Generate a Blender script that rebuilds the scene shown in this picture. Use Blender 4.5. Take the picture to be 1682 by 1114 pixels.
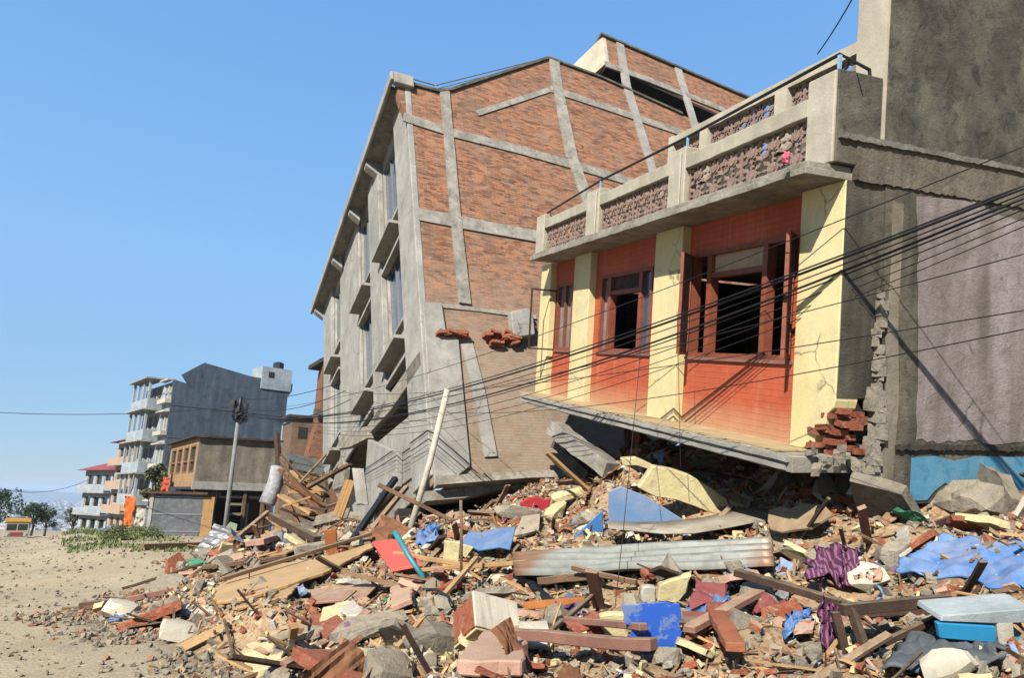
import bpy, bmesh, math, random
from mathutils import Vector, Matrix, noise
V = Vector
R = math.radians
random.seed(11)
scn = bpy.context.scene
for o in list(bpy.data.objects): bpy.data.objects.remove(o)
COL = scn.collection

# ------------------------------------------------------------------ camera
F = 1121.0; TH = R(13.3); RO = R(1.5); CAM = V((0, 0, 1.7))
fw = V((0, math.cos(TH), math.sin(TH))); r0 = V((1, 0, 0)); u0 = r0.cross(fw)
rt = math.cos(RO)*r0 + math.sin(RO)*u0; up = rt.cross(fw)
cd = bpy.data.cameras.new('camera'); cam = bpy.data.objects.new('camera', cd); COL.objects.link(cam)
cd.sensor_width = 36; cd.lens = 36*F/1682; cd.clip_start = .05; cd.clip_end = 30000
M = Matrix((rt, up, -fw)).transposed().to_4x4(); M.translation = CAM
cam.matrix_world = M
scn.camera = cam
# ------------------------------------------------------------------ world, sun, exposure
SUN_AZ, SUN_EL = 204, 36
w = bpy.data.worlds.new('World'); scn.world = w; w.use_nodes = True
nt = w.node_tree; nt.nodes.clear()
sky = nt.nodes.new('ShaderNodeTexSky'); sky.sky_type = 'NISHITA'; sky.sun_disc = False
sky.sun_elevation = R(SUN_EL); sky.sun_rotation = R(SUN_AZ); sky.air_density = .9; sky.dust_density = .15; sky.ozone_density = 2.0
bg = nt.nodes.new('ShaderNodeBackground'); bg.inputs[1].default_value = .092
wo = nt.nodes.new('ShaderNodeOutputWorld')
hsv = nt.nodes.new('ShaderNodeHueSaturation'); hsv.inputs['Saturation'].default_value = 1.18; nt.links.new(sky.outputs[0], hsv.inputs['Color'])
tcw = nt.nodes.new('ShaderNodeTexCoord'); sxw = nt.nodes.new('ShaderNodeSeparateXYZ'); nt.links.new(tcw.outputs['Generated'], sxw.inputs[0])
rw = nt.nodes.new('ShaderNodeValToRGB'); nt.links.new(sxw.outputs[2], rw.inputs[0])
for i_, (p_, c_) in enumerate(((0, (1.35, 2.05, 2.8, 1)), (.12, (1.35, 2.3, 3.4, 1)), (.3, (1.3, 2.5, 4.1, 1)), (.75, (.68, 1.75, 3.9, 1)))):
    if i_ > 1: rw.color_ramp.elements.new(p_)
    rw.color_ramp.elements[i_].position = p_; rw.color_ramp.elements[i_].color = c_
mw = nt.nodes.new('ShaderNodeMix'); mw.data_type = 'RGBA'; mw.inputs[0].default_value = .85
nt.links.new(hsv.outputs[0], mw.inputs[6]); nt.links.new(rw.outputs[0], mw.inputs[7]); nt.links.new(mw.outputs[2], bg.inputs[0]); nt.links.new(bg.outputs[0], wo.inputs[0])
sd = bpy.data.lights.new('sun', 'SUN'); sd.energy = 5.0; sd.angle = R(.5); sd.color = (1, .93, .82)
so = bpy.data.objects.new('sun', sd); COL.objects.link(so)
S = V((math.sin(R(SUN_AZ))*math.cos(R(SUN_EL)), math.cos(R(SUN_AZ))*math.cos(R(SUN_EL)), math.sin(R(SUN_EL))))
so.rotation_euler = S.to_track_quat('Z', 'Y').to_euler(); so.location = (0, -10, 30)
scn.view_settings.view_transform = 'Standard'; scn.view_settings.look = 'None'
scn.view_settings.exposure = 1.28; scn.view_settings.gamma = 1
scn.render.engine = 'CYCLES'

# ------------------------------------------------------------------ measuring helpers
def ray(px, py): return fw + rt*((px-841)/F) - up*((py-557)/F)
def P(px, py, d): return CAM + ray(px, py)*d
def on_plane(px, py, o, n):
    d = ray(px, py); return CAM + d*((o-CAM).dot(n)/d.dot(n))
class Frame:
    def __init__(s, o, a, b, c): s.o, s.a, s.b, s.c = V(o), V(a).normalized(), V(b).normalized(), V(c).normalized()
    def __call__(s, a, b, c): return s.o + s.a*a + s.b*b + s.c*c
    def loc(s, p): d = p-s.o; return d.dot(s.a), d.dot(s.b), d.dot(s.c)
WORLD = Frame((0,0,0), (1,0,0), (0,0,1), (0,-1,0))
# ------------------------------------------------------------------ mesh builder
class MB:
    def __init__(s): s.v, s.f, s.m = [], [], []
    def add(s, vs, fs, mi=0):
        n = len(s.v); s.v += [V(p) for p in vs]; s.f += [[n+i for i in f] for f in fs]; s.m += [mi]*len(fs)
    def hexa(s, p, mi=0):
        s.add(p, [(0,1,2,3),(7,6,5,4),(0,4,5,1),(1,5,6,2),(2,6,7,3),(3,7,4,0)], mi)
    def box(s, fr, a0, a1, b0, b1, c0, c1, mi=0):
        s.hexa([fr(a0,b0,c0),fr(a1,b0,c0),fr(a1,b1,c0),fr(a0,b1,c0),fr(a0,b0,c1),fr(a1,b0,c1),fr(a1,b1,c1),fr(a0,b1,c1)], mi)
    def prism(s, pts, off, mi=0):
        n = len(pts); off = V(off)
        s.add(list(pts)+[V(p)+off for p in pts], [tuple(range(n)), tuple(range(2*n-1, n-1, -1))]+[(i, (i+1)%n, (i+1)%n+n, i+n) for i in range(n)], mi)
    def tube(s, pts, r, n=6, mi=0, cap=True):
        pts = [V(p) for p in pts]; k = len(pts); rs = r if isinstance(r, (list, tuple)) else [r]*k; vs = []
        for i, p in enumerate(pts):
            t = (pts[min(i+1, k-1)]-pts[max(i-1, 0)])
            if t.length < 1e-9: t = V((0,0,1))
            t.normalize(); a = t.cross(V((0,0,1)))
            if a.length < .05: a = t.cross(V((1,0,0)))
            a.normalize(); b = t.cross(a)
            for j in range(n):
                q = 2*math.pi*j/n; vs.append(p+(a*math.cos(q)+b*math.sin(q))*rs[i])
        fs = [(i*n+j, i*n+(j+1)%n, (i+1)*n+(j+1)%n, (i+1)*n+j) for i in range(k-1) for j in range(n)]
        if cap: fs += [tuple(range(n-1, -1, -1)), tuple(range((k-1)*n, k*n))]
        s.add(vs, fs, mi)
    def beam(s, p, q, wd, ht, upv=V((0,0,1)), jit=0, mi=0, segs=1, rnd=random):
        p, q = V(p), V(q); t = (q-p).normalized(); a = t.cross(upv)
        if a.length < .02: a = t.cross(V((1,0,0)))
        a.normalize(); b = a.cross(t).normalized(); vs = []
        for i in range(segs+1):
            c = p.lerp(q, i/segs)+(V((rnd.uniform(-jit, jit), rnd.uniform(-jit, jit), rnd.uniform(-jit, jit))) if jit else V())
            for x, y in ((-1,-1),(1,-1),(1,1),(-1,1)): vs.append(c+a*(x*wd/2)+b*(y*ht/2)+t*(rnd.uniform(-jit, jit)))
        fs = [(3,2,1,0), tuple(segs*4+i for i in range(4))]+[(i*4+j, i*4+(j+1)%4, i*4+4+(j+1)%4, i*4+4+j) for i in range(segs) for j in range(4)]
        s.add(vs, fs, mi)
    def holes(s, fr, a0, a1, b0, b1, c0, c1, hs, mi=0):
        A = sorted({a0, a1, *[x for h in hs for x in h[:2] if a0 < x < a1]}); B = sorted({b0, b1, *[x for h in hs for x in h[2:] if b0 < x < b1]})
        sol = lambda i, j: 0 <= i < len(A)-1 and 0 <= j < len(B)-1 and not any(h[0] <= (A[i]+A[i+1])/2 <= h[1] and h[2] <= (B[j]+B[j+1])/2 <= h[3] for h in hs)
        for i in range(len(A)-1):
            for j in range(len(B)-1):
                if not sol(i, j): continue
                x0, x1, y0, y1 = A[i], A[i+1], B[j], B[j+1]
                for c in (c0, c1): s.add([fr(x0,y0,c), fr(x1,y0,c), fr(x1,y1,c), fr(x0,y1,c)], [(0,1,2,3)], mi)
                for (di, dj, e) in ((-1,0,((x0,y0),(x0,y1))),(1,0,((x1,y0),(x1,y1))),(0,-1,((x0,y0),(x1,y0))),(0,1,((x0,y1),(x1,y1)))):
                    if not sol(i+di, j+dj):
                        (p, q), (p2, q2) = e; s.add([fr(p,q,c0), fr(p2,q2,c0), fr(p2,q2,c1), fr(p,q,c1)], [(0,1,2,3)], mi)
WL = {}
def tag(o, label=None, cat=None, group=None, kind=None):
    if label: o['label'] = label
    if cat: o['category'] = cat
    if group: o['group'] = group
    if kind: o['kind'] = kind
    return o
def build(mb, name, mats, parent=None, fr=None, smooth=False, bevel=0, weld=False, origin=None):
    if not isinstance(mats, (list, tuple)): mats = [mats]
    lo = V([min(p[i] for p in mb.v) for i in range(3)]); hi = V([max(p[i] for p in mb.v) for i in range(3)])
    o0 = V(((lo.x+hi.x)/2, (lo.y+hi.y)/2, lo.z)) if origin is None else V(origin)
    me = bpy.data.meshes.new(name); me.from_pydata([p-o0 for p in mb.v], [], mb.f)
    for m in mats: me.materials.append(m)
    for p, mi in zip(me.polygons, mb.m): p.material_index = mi; p.use_smooth = smooth
    bm = bmesh.new(); bm.from_mesh(me)
    if weld: bmesh.ops.remove_doubles(bm, verts=bm.verts, dist=weld if weld is not True else 1e-4)
    bmesh.ops.recalc_face_normals(bm, faces=bm.faces)
    bm.normal_update()
    if fr:
        uv = bm.loops.layers.uv.new('UVMap')
        for f in bm.faces:
            n = f.normal; ca, cb, cc = abs(n.dot(fr.a)), abs(n.dot(fr.b)), abs(n.dot(fr.c))
            for l in f.loops:
                a, b, c = fr.loc(l.vert.co+o0)
                l[uv].uv = (a, b) if cc >= max(ca, cb) else ((c, b) if ca >= cb else (a, c))
    bm.to_mesh(me); bm.free()
    o = bpy.data.objects.new(name, me); COL.objects.link(o); WL[o] = o0
    if parent: o.parent = parent; o.location = o0-WL[parent]
    else: o.location = o0
    if bevel:
        b = o.modifiers.new('Bevel', 'BEVEL'); b.width = bevel; b.segments = 1; b.limit_method = 'ANGLE'
    return o
def root(name, loc, label, cat, group=None):
    o = bpy.data.objects.new(name, None); COL.objects.link(o); o.location = loc; o.empty_display_size = .2; WL[o] = V(loc)
    return tag(o, label, cat, group)
def copy_tree(o, loc, rot=None, scale=None, label=None, parent=None):
    c = o.copy(); COL.objects.link(c)
    if parent: c.parent = parent
    else:
        c.location = loc
        if rot is not None: c.rotation_euler = rot
        if scale is not None: c.scale = scale
        if label: c['label'] = label
    for ch in o.children: copy_tree(ch, None, parent=c)
    return c

# ------------------------------------------------------------------ materials
def lin(h):
    if isinstance(h, str): h = [int(h[i:i+2], 16)/255 for i in (0, 2, 4)]
    return tuple([(c/12.92 if c <= .04045 else ((c+.055)/1.055)**2.4)*.54 for c in h])+(1,)
class NT:
    def __init__(s, name):
        s.m = bpy.data.materials.new(name); s.m.use_nodes = True; s.t = s.m.node_tree
        s.b = s.t.nodes['Principled BSDF']; s.tc = s.t.nodes.new('ShaderNodeTexCoord')
    def n(s, t, **k):
        x = s.t.nodes.new(t)
        for a, b in k.items():
            if a in x.inputs: s.set(x.inputs[a], b)
            else: setattr(x, a, b)
        return x
    def set(s, inp, v):
        if hasattr(v, 'is_linked') or isinstance(v, bpy.types.NodeSocket): s.t.links.new(v, inp)
        else: inp.default_value = v
    def co(s, kind='Object', scale=(1,1,1)):
        m = s.n('ShaderNodeMapping'); s.t.links.new(s.tc.outputs[kind], m.inputs[0]); m.inputs['Scale'].default_value = scale; return m.outputs[0]
    def noise(s, vec, scale, detail=5, rough=.6, dist=0):
        return s.n('ShaderNodeTexNoise', Vector=vec, Scale=scale, Detail=detail, Roughness=rough, Distortion=dist).outputs[0]
    def ramp(s, fac, stops):
        x = s.n('ShaderNodeValToRGB'); s.t.links.new(fac, x.inputs[0]); e = x.color_ramp.elements
        while len(e) < len(stops): e.new(.5)
        for i, (p, c) in enumerate(stops): e[i].position = p; e[i].color = c if len(c) == 4 else (*c, 1)
        return x.outputs[0]
    def step(s, fac, a, b): return s.ramp(fac, [(a, (0,0,0,1)), (b, (1,1,1,1))])
    def mix(s, fac, a, b, mode='MIX'):
        x = s.t.nodes.new('ShaderNodeMix'); x.data_type = 'RGBA'; x.blend_type = mode
        s.set(x.inputs[0], fac); s.set(x.inputs[6], a); s.set(x.inputs[7], b); return x.outputs[2]
    def math(s, op, a, b=0):
        x = s.n('ShaderNodeMath', operation=op); s.set(x.inputs[0], a); s.set(x.inputs[1], b); return x.outputs[0]
    def bump(s, h, strength=.3, dist=.02, prev=None):
        x = s.n('ShaderNodeBump', Height=h, Strength=strength, Distance=dist)
        if prev: s.t.links.new(prev, x.inputs['Normal'])
        return x.outputs[0]
    def out(s, col, rough=.85, nrm=None, metal=0, spec=.3):
        s.set(s.b.inputs['Base Color'], col); s.set(s.b.inputs['Roughness'], rough); s.b.inputs['Metallic'].default_value = metal
        s.b.inputs['Specular IOR Level'].default_value = spec
        if nrm: s.t.links.new(nrm, s.b.inputs['Normal'])
        return s.m
def weathered(name, c1, c2, c3=None, scale=2.5, rough=.88, bump=.35, streak=.5, dirt=None, kind='Object', fine=40, rand=0, metal=0, spec=.3, dust=0, crack=0):
    """two-tone mottled surface, optional vertical streaks (c3) and blotchy dirt"""
    t = NT(name); v = t.co(kind)
    if rand:
        oi = t.n('ShaderNodeObjectInfo'); ad = t.n('ShaderNodeVectorMath', operation='ADD'); t.t.links.new(v, ad.inputs[0])
        mu = t.math('MULTIPLY', oi.outputs['Random'], 37.0); t.t.links.new(mu, ad.inputs[1]); v = ad.outputs[0]
    n1 = t.noise(v, scale, 8, .65); col = t.mix(t.step(n1, .35, .68), lin(c1), lin(c2))
    if c3:
        sv = t.co(kind, (1.7, 1.7, .22) if kind == 'Object' else (1.5, .2, 1))
        n2 = t.noise(sv, 1.6, 7, .5, .25); f = t.math('MULTIPLY', t.step(n2, .42, .8) if kind == 'Object' else t.step(n2, .42, .68), streak); col = t.mix(f, col, lin(c3))
    if dirt:
        n3 = t.noise(v, scale*2.3, 9, .75, .6); f = t.math('MULTIPLY', t.step(n3, .5, .66), .75); col = t.mix(f, col, lin(dirt))
    nf = t.noise(v, fine, 4, .7); col = t.mix(.22, col, t.ramp(nf, [(.25, (.25,.25,.25,1)), (.75, (1,1,1,1))]), 'MULTIPLY')
    if crack:
        vc = t.n('ShaderNodeTexVoronoi', Vector=t.mix(.12, v, t.n('ShaderNodeTexNoise', Vector=v, Scale=6.0).outputs[1]), Scale=crack, feature='DISTANCE_TO_EDGE')
        f = t.math('MULTIPLY', t.ramp(vc.outputs[0], [(0, (1,1,1,1)), (.012, (0,0,0,1))]), t.step(t.noise(v, .9, 3), .52, .58)); col = t.mix(t.math('MULTIPLY', f, .7), col, lin('4a4034'))
    if dust:
        gn = t.n('ShaderNodeNewGeometry'); sn = t.n('ShaderNodeSeparateXYZ', Vector=gn.outputs['Normal']); f = t.math('MULTIPLY', t.step(sn.outputs[2], .05, .9), t.step(t.noise(v, 6, 6, .7), .3, .62)); col = t.mix(t.math('MULTIPLY', f, dust), col, lin('c3b08e'))
    if rand:
        hs = t.n('ShaderNodeHueSaturation', Color=col); va = t.math('MULTIPLY_ADD', oi.outputs['Random'], rand)
        t.t.nodes[va.node.name].inputs[2].default_value = 1-rand/2; t.t.links.new(va, hs.inputs['Value']); col = hs.outputs[0]
    h = t.math('ADD', nf, t.math('MULTIPLY', t.noise(v, scale*4, 9, .78), 2.4))
    return t.out(col, rough, t.bump(h, bump, .025), metal, spec)
def brickmat(name, c1, c2, mortar, bw=.235, bh=.075, pale=None, palev=None, bumpd=.012):
    t = NT(name); v = t.co('UV')
    wv = t.n('ShaderNodeVectorMath', operation='ADD'); nz = t.n('ShaderNodeTexNoise', Vector=v, Scale=2.2, Detail=3)
    sc = t.n('ShaderNodeVectorMath', operation='SCALE', Scale=.035); t.t.links.new(nz.outputs[1], sc.inputs[0]); t.t.links.new(v, wv.inputs[0]); t.t.links.new(sc.outputs[0], wv.inputs[1])
    b = t.n('ShaderNodeTexBrick', Vector=wv.outputs[0], Color1=lin(c1), Color2=lin(c2), Mortar=lin(mortar), Scale=1.0)
    b.inputs['Mortar Size'].default_value = .011; b.inputs['Mortar Smooth'].default_value = .3; b.inputs['Brick Width'].default_value = bw; b.inputs['Row Height'].default_value = bh; b.inputs['Bias'].default_value = -.1
    b.offset = .5
    # per-brick value jitter from a cell noise at brick resolution
    vo = t.n('ShaderNodeTexVoronoi', Vector=t.co('UV', (1/bw, 1/bh, 1)), Scale=1.0)
    col = t.mix(.8, b.outputs[0], t.ramp(t.n('ShaderNodeSeparateColor', Color=vo.outputs['Color']).outputs[0], [(0, (.3,.28,.28,1)), (.3, (.75,.72,.7,1)), (.6, (1,1,1,1)), (1, (1.15,1.1,1.05,1))]), 'MULTIPLY')
    col = t.mix(t.math('MULTIPLY', t.step(t.noise(v, 1.6, 9, .78, .4), .47, .68), .5), col, lin(mortar))
    if pale:
        sx = t.n('ShaderNodeSeparateXYZ', Vector=v); y = t.math('ADD', sx.outputs[1], t.math('MULTIPLY', t.noise(v, .8, 5), 1.6))
        f = t.n('ShaderNodeMapRange', Value=y); f.inputs[1].default_value = palev[0]; f.inputs[2].default_value = palev[1]; f.inputs[3].default_value = 1; f.inputs[4].default_value = 0
        f2 = t.math('MULTIPLY', f.outputs[0], t.ramp(t.noise(v, 3.5, 7, .7), [(.3, (.5,.5,.5,1)), (.6, (.97,.97,.97,1))])); col = t.mix(f2, col, lin(pale))
    col = t.mix(t.math('MULTIPLY', t.step(t.noise(v, .7, 9, .75, .5), .5, .62), .5), col, lin('7d6a59'))
    col = t.mix(.35, col, t.ramp(t.noise(v, 60, 3, .7), [(.2, (.3,.3,.3,1)), (.8, (1,1,1,1))]), 'MULTIPLY')
    h = t.math('ADD', t.math('MULTIPLY', b.outputs['Fac'], -1.4), t.noise(v, 25, 5, .7))
    return t.out(col, .92, t.bump(h, .7, bumpd), 0, .2)
def plain(name, c, rough=.6, var=.15, metal=0, spec=.4, scale=8, bump=.1, c2=None):
    t = NT(name); v = t.co(); n = t.noise(v, scale, 6, .65)
    c = lin(c); d = lin(c2) if c2 else tuple(x*(1-var*2) for x in c[:3])+(1,)
    return t.out(t.mix(t.step(n, .35, .7), c, d), rough, t.bump(t.noise(v, scale*4, 4), bump, .01), metal, spec)

concrete = weathered('concrete', 'bdb7aa', '8f897e', '5f5a50', 2.4, streak=.35, dirt='6d675c', bump=.6, rand=.12)
concrete_pale = weathered('pale_concrete', 'bbb8b0', '97948d', '68645b', 1.2, dirt='8d887d', streak=.3, crack=.8, rand=.1, rough=.9)
concrete_dark = weathered('moss_dark_concrete', '7f7968', '46433a', '201f1c', 2.2, streak=.6, dirt='1b1b18', bump=.5)
concrete_slab = weathered('slab_concrete', 'c0b9a8', '908979', '5d584c', 2.2, streak=.4, dirt='6e675a', bump=.5)
concrete_rubble = weathered('rubble_concrete', 'b3aa99', '8c8475', None, 5, dirt='6a6256', rand=.45, bump=.7, dust=0.5)
weathered_grey = weathered('weathered_render', '847d6d', '5b5548', '292722', 2.6, streak=.95, dirt='47433a', bump=.6, kind='UV')
purple = weathered('faded_mauve_plaster', 'b3a5a6', '978c88', '5f5547', 2.6, streak=.7, dirt='756b5f', bump=.5, kind='UV', crack=.6)
cream = weathered('cream_paint', 'f3e6b2', 'e8d698', 'b9a873', .8, crack=1.1, dirt='d6c8a0', streak=.35, bump=.15, rough=.75, rand=.05)
cream_white = weathered('cream_white_plaster', 'dcd3bd', 'c3b9a0', '7c7464', 1.6, streak=.5, bump=.2)
cream_piece = weathered('cream_plaster_piece', 'e2d5a4', 'cdbd8c', None, 3, dirt='9d9078', rand=.25, dust=0.35)
beam_white = weathered('white_parapet', 'd5cdb9', 'b1a994', '6d6658', 2.0, streak=.45, bump=.25)
redwall = weathered('orange_red_paint', 'cd7252', 'bd6245', 'c98a70', 1.3, streak=.3, bump=.12, rough=.7)
def painted_brick():
    t = NT('orange_red_painted_brick'); v = t.co('UV'); n = t.noise(v, 1.3, 7, .65); col = t.mix(t.step(n, .35, .68), lin('cc6542'), lin('b25436'))
    col = t.mix(t.math('MULTIPLY', t.step(t.noise(v, 5, 8, .75), .5, .7), .35), col, lin('9c4c36'))
    b = t.n('ShaderNodeTexBrick', Vector=v, Scale=1.0); b.inputs['Mortar Size'].default_value = .006; b.inputs['Mortar Smooth'].default_value = .6; b.inputs['Brick Width'].default_value = .23; b.inputs['Row Height'].default_value = .078
    col = t.mix(t.math('MULTIPLY', b.outputs['Fac'], .3), col, lin('8f4430'))
    sx = t.n('ShaderNodeSeparateXYZ', Vector=v); y = t.math('ADD', sx.outputs[1], t.math('MULTIPLY', t.noise(v, 3, 6, .7), -.35)); f = t.n('ShaderNodeMapRange', Value=y); f.inputs[1].default_value = -.2; f.inputs[2].default_value = .28; f.inputs[3].default_value = .65; f.inputs[4].default_value = 0
    col = t.mix(f.outputs[0], col, lin('d3b48c')); col = t.mix(t.math('MULTIPLY', t.step(t.noise(t.co('UV', (3, .3, 1)), 2, 6), .55, .8), .4), col, lin('e0a184'))
    return t.out(col, .75, t.bump(t.math('ADD', t.math('MULTIPLY', b.outputs['Fac'], -1.0), t.noise(v, 30, 5)), .5, .006), 0, .25)
redwall = painted_brick()
frame_red = weathered('red_brown_joinery', 'a0583f', '7f4634', None, 6, rough=.6, bump=.2, dust=.3)
grille_m = weathered('cast_grille_paint', 'b5998b', '957d70', None, 9, bump=.5)
grille_p = weathered('purple_grille_paint', '7b6a8c', '84594f', None, 14, bump=.5)
bluepost = plain('light_blue_paint', '7fb0cc', .5)
pipe = plain('dark_steel', '3b3a3a', .5, metal=.6)
pipe_grey = plain('grey_steel', '9a9c9f', .45, metal=.5)
black = plain('black_rubber', '17181b', .5)
brick_main = brickmat('brick_infill', 'c27a4d', '985838', '9c9384', pale='ab9b88', palev=(-3.6, -.2))
brick_far = brickmat('far_brick', 'b5714d', '9a5c40', '8d7b68')
brick_loose = weathered('loose_brick', 'b8795a', '9a5b42', None, 7, dirt='b8a48e', rand=.5, bump=.6, dust=0.65)
brick_break = weathered('broken_brick', 'c5714f', '9e5138', None, 9, dirt='bd9d84', bump=.8, rand=.3)
wood_tan = weathered('fibreboard', 'c39c69', 'a98354', '7c5d3d', 3, streak=.4, bump=.3, rand=.3, dust=0.4)
wood_old = weathered('old_timber', '8f7156', '6b513c', '43332a', 3, streak=.6, bump=.5, rand=.5, dust=0.55)
wood_dark = weathered('dark_timber', '5a4233', '3d2c22', None, 4, bump=.5, rand=.5, dust=0.5)
wood_pink = weathered('painted_door_frame', 'a57868', '8a6152', '6b463c', 2.5, streak=.5, bump=.3, rand=.3, dust=0.55)
blue_metal = weathered('blue_painted_sheet', '2a72b8', '4b85bd', 'a0b0c2', 2.0, streak=.25, bump=.15, rough=.5, spec=.5, dust=0.3)
blue_faded = weathered('faded_blue_sheet', '6f96c4', '9fa9be', '4f7fb5', 1.6, streak=.6, bump=.2, rough=.6, dust=0.4)
blue_wall = weathered('blue_wall_paint', '4a8fb5', '5f9dbc', '8da3a3', 2.0, streak=.6, dirt='417a99', bump=.25)
blue_plastic = weathered('blue_tarpaulin', '2f74c0', '4a88c9', '90aecb', 1.6, streak=.3, dirt='7d97c4', rough=.55, bump=.35, dust=0.35)
teal = plain('teal_paint', '3a8f9b', .5)
turquoise = plain('turquoise_laminate', '2f8fc0', .4, .1)
coral = plain('coral_red_board', 'ef6252', .6, .06, scale=4)
redcloth = plain('red_cloth', 'b52a35', .9)
greencloth = plain('green_cloth', '3f8f6b', .9)
purplecloth = None
white_p = weathered('white_painted', 'd6d0c2', 'b5afa2', None, 6, rand=.2, dust=0.3)
pinkplaster = weathered('pink_plaster', 'cfa893', 'b88c78', None, 2.2, dirt='b58d72', bump=.4, dust=0.45)
glass = NT('window_glass').out(lin('3f5870'), .08, None, 0, .9)
glass_dark = NT('dark_glass').out(lin('20262b'), .06, None, 0, .8)
curtain = plain('grey_curtain', '8f8f8a', .9, .3, scale=3)
dark_in = plain('shade_dark_interior', '2a2622', .95)  # near-black colour stands in for the shade inside rooms, openings and gaps
rust = weathered('rusty_sheet', '9a6a45', '6e4a34', None, 5, bump=.3)
def galv_mat():
    t = NT('galvanised_sheet'); v = t.co('UV'); n = t.noise(v, 2.5, 7, .7)
    col = t.mix(t.step(n, .4, .65), lin('a7aaa2'), lin('85867c'))
    sx = t.n('ShaderNodeSeparateXYZ', Vector=v); a = t.math('ADD', sx.outputs[0], t.math('MULTIPLY', n, .5))
    m1 = t.n('ShaderNodeMapRange', Value=a); m1.inputs[1].default_value = 2.75; m1.inputs[2].default_value = 3.1
    m2 = t.n('ShaderNodeMapRange', Value=a); m2.inputs[1].default_value = .55; m2.inputs[2].default_value = .3
    f = t.math('MAXIMUM', m1.outputs[0], m2.outputs[0]); f = t.math('MULTIPLY', f, .85)
    col = t.mix(f, col, lin('8f6440')); col = t.mix(t.math('MULTIPLY', t.step(t.noise(v, 9, 6, .7), .55, .7), .4), col, lin('9a7a58'))
    return t.out(col, .55, t.bump(t.noise(v, 30), .1, .01), .35, .5)
galv = galv_mat()
def cloth_stripes():
    t = NT('purple_striped_cloth'); v = t.co(); wv = t.n('ShaderNodeTexWave', Vector=v, Scale=9.0, Distortion=2.5); wv.inputs['Detail'].default_value = 2
    return t.out(t.mix(t.step(wv.outputs['Fac'], .55, .8), lin('5a2a48'), lin('8a5f7c')), .95, t.bump(wv.outputs['Fac'], .3, .01))
purplecloth = cloth_stripes()
def checker_paint():
    t = NT('patchy_blue_paint'); v = t.co(); n = t.noise(v, 5, 8, .7)
    return t.out(t.mix(t.step(n, .52, .56), lin('3161c4'), lin('7387b5')), .5, t.bump(n, .2, .01))
patchy_blue = checker_paint()

# ------------------------------------------------------------------ ground and heap height fields
def smooth(a, b, x): t = max(0, min(1, (x-a)/(b-a))); return t*t*(3-2*t)
def ground_z(x, y):
    if y < 36: z = -.025*max(y, 0)
    else: z = -.9-.085*(min(y, 90)-36)
    if y > 90: z = -5.5-(98)*smooth(90, 900, y)
    # raised verge right of the road
    d = x-(-.66*y-1.0)            # distance right of the road's right edge
    if 14 < y < 110: z += (.45+max(0, y-36)*.02)*smooth(0, 4, d)*smooth(14, 22, y)*(1-smooth(90, 110, y))
    if y < 60: z += .05*noise.noise(V((x*.35, y*.35, 0)))+.02*noise.noise(V((x*1.3, y*1.3, 3)))
    return z
HP = [(841,1114,4.7),(1500,1114,4.1),(1682,1114,3.6),(1682,900,5.5),(1500,850,7),(1000,800,10.5),(860,845,12.5),(700,880,13),(560,880,17),(450,905,15),
      (1250,1114,4.3),(1100,1114,4.4),(620,1114,5.4),(1000,1040,5.8),(1250,1040,5.2),(1500,1020,4.7),(800,1000,7.2),(1050,940,7.6),(1250,930,7.2),(1450,920,6.2),(1600,960,5.0),
      (700,960,9.0),(600,1000,8.0),(560,930,11.5),(850,900,9.6),(930,870,10.4),(1080,885,8.9),(1250,880,8.4),(1350,870,8.0),(1100,800,11.5),(1250,830,10.5),(1400,810,9.5),(1350,830,8.6),(640,900,13),(520,900,14.5),
      (1560,830,8.2),(1682,840,8.2),(1682,815,11),(1450,800,12),(900,850,15.5),(960,840,15),(850,860,17),(740,860,16),(600,860,20),(1200,780,14),(430,960,11.5),(500,990,9.0),(480,1060,7.0),(420,900,17),(540,1114,6.0)]
HPW = []
for px, py, d in HP:
    p = P(px, py, d); HPW.append((p.x, p.y, p.z))
for u_ in (.6, 2.5, 4.5, 6.5, 8.2):
    for w_, dv in ((-.9, -.75), (-2.2, -.45), (-4.5, -.4), (-6.5, -.4)):
        dv = {6.5: -1.5 if w_ > -1 else -.9, 8.2: -1.9}.get(u_, dv)
        p = V((2.863,6.993,2.206))+V((-.3156,.9245,.2102))*u_+V((.0322,-.2111,.9769))*dv+V((-.9476,-.3151,-.0369))*w_; HPW.append((p.x, p.y, p.z))
# off-frame continuation
HPW += [(9,6,1.5),(9,10,1.7),(5.5,3,.9),(4,1.5,.4),(1.5,3.4,.35),(-.8,4.0,.15),(12,8,1.2),(8,14,1.9),(3,18,2.0),(-2,20,1.2),(-6,22,.2),(2.6,2.6,.4),(6,25,0.5),(14,14,.8)]
EDGE = [(-2.5,6.9),(-3.1,8.4),(-5.0,10.2),(-6.7,11.6),(-7.2,14.5),(-8.3,19),(-9.5,24),(-2.2,5.6),(-1.6,4.3),(-.9,3.0),(.3,2.2),(1.8,1.3),(3,.2)]
for x, y in EDGE: HPW.append((x, y, ground_z(x, y)+.02))
def heap_z(x, y):
    num = den = 0
    for a, b, z in HPW:
        d2 = (a-x)**2+(b-y)**2+.02; k = 1/(d2*d2*d2)**.62; num += k*z; den += k
    return num/den
def edge_mask(x, y):     # 1 inside the heap, 0 outside
    pts = sorted(EDGE, key=lambda e: e[1])
    if y <= pts[0][1]: ex = pts[0][0]
    elif y >= pts[-1][1]: ex = pts[-1][0]
    else:
        for (x0, y0), (x1, y1) in zip(pts, pts[1:]):
            if y0 <= y <= y1: ex = x0+(x1-x0)*(y-y0)/(y1-y0+1e-9); break
    return smooth(-.3, .9, x-ex)*smooth(.2, 1.5, y)*(1-smooth(22, 27, y))*(1-smooth(14, 17, x))
_cache = {}
GS = .12
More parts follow.
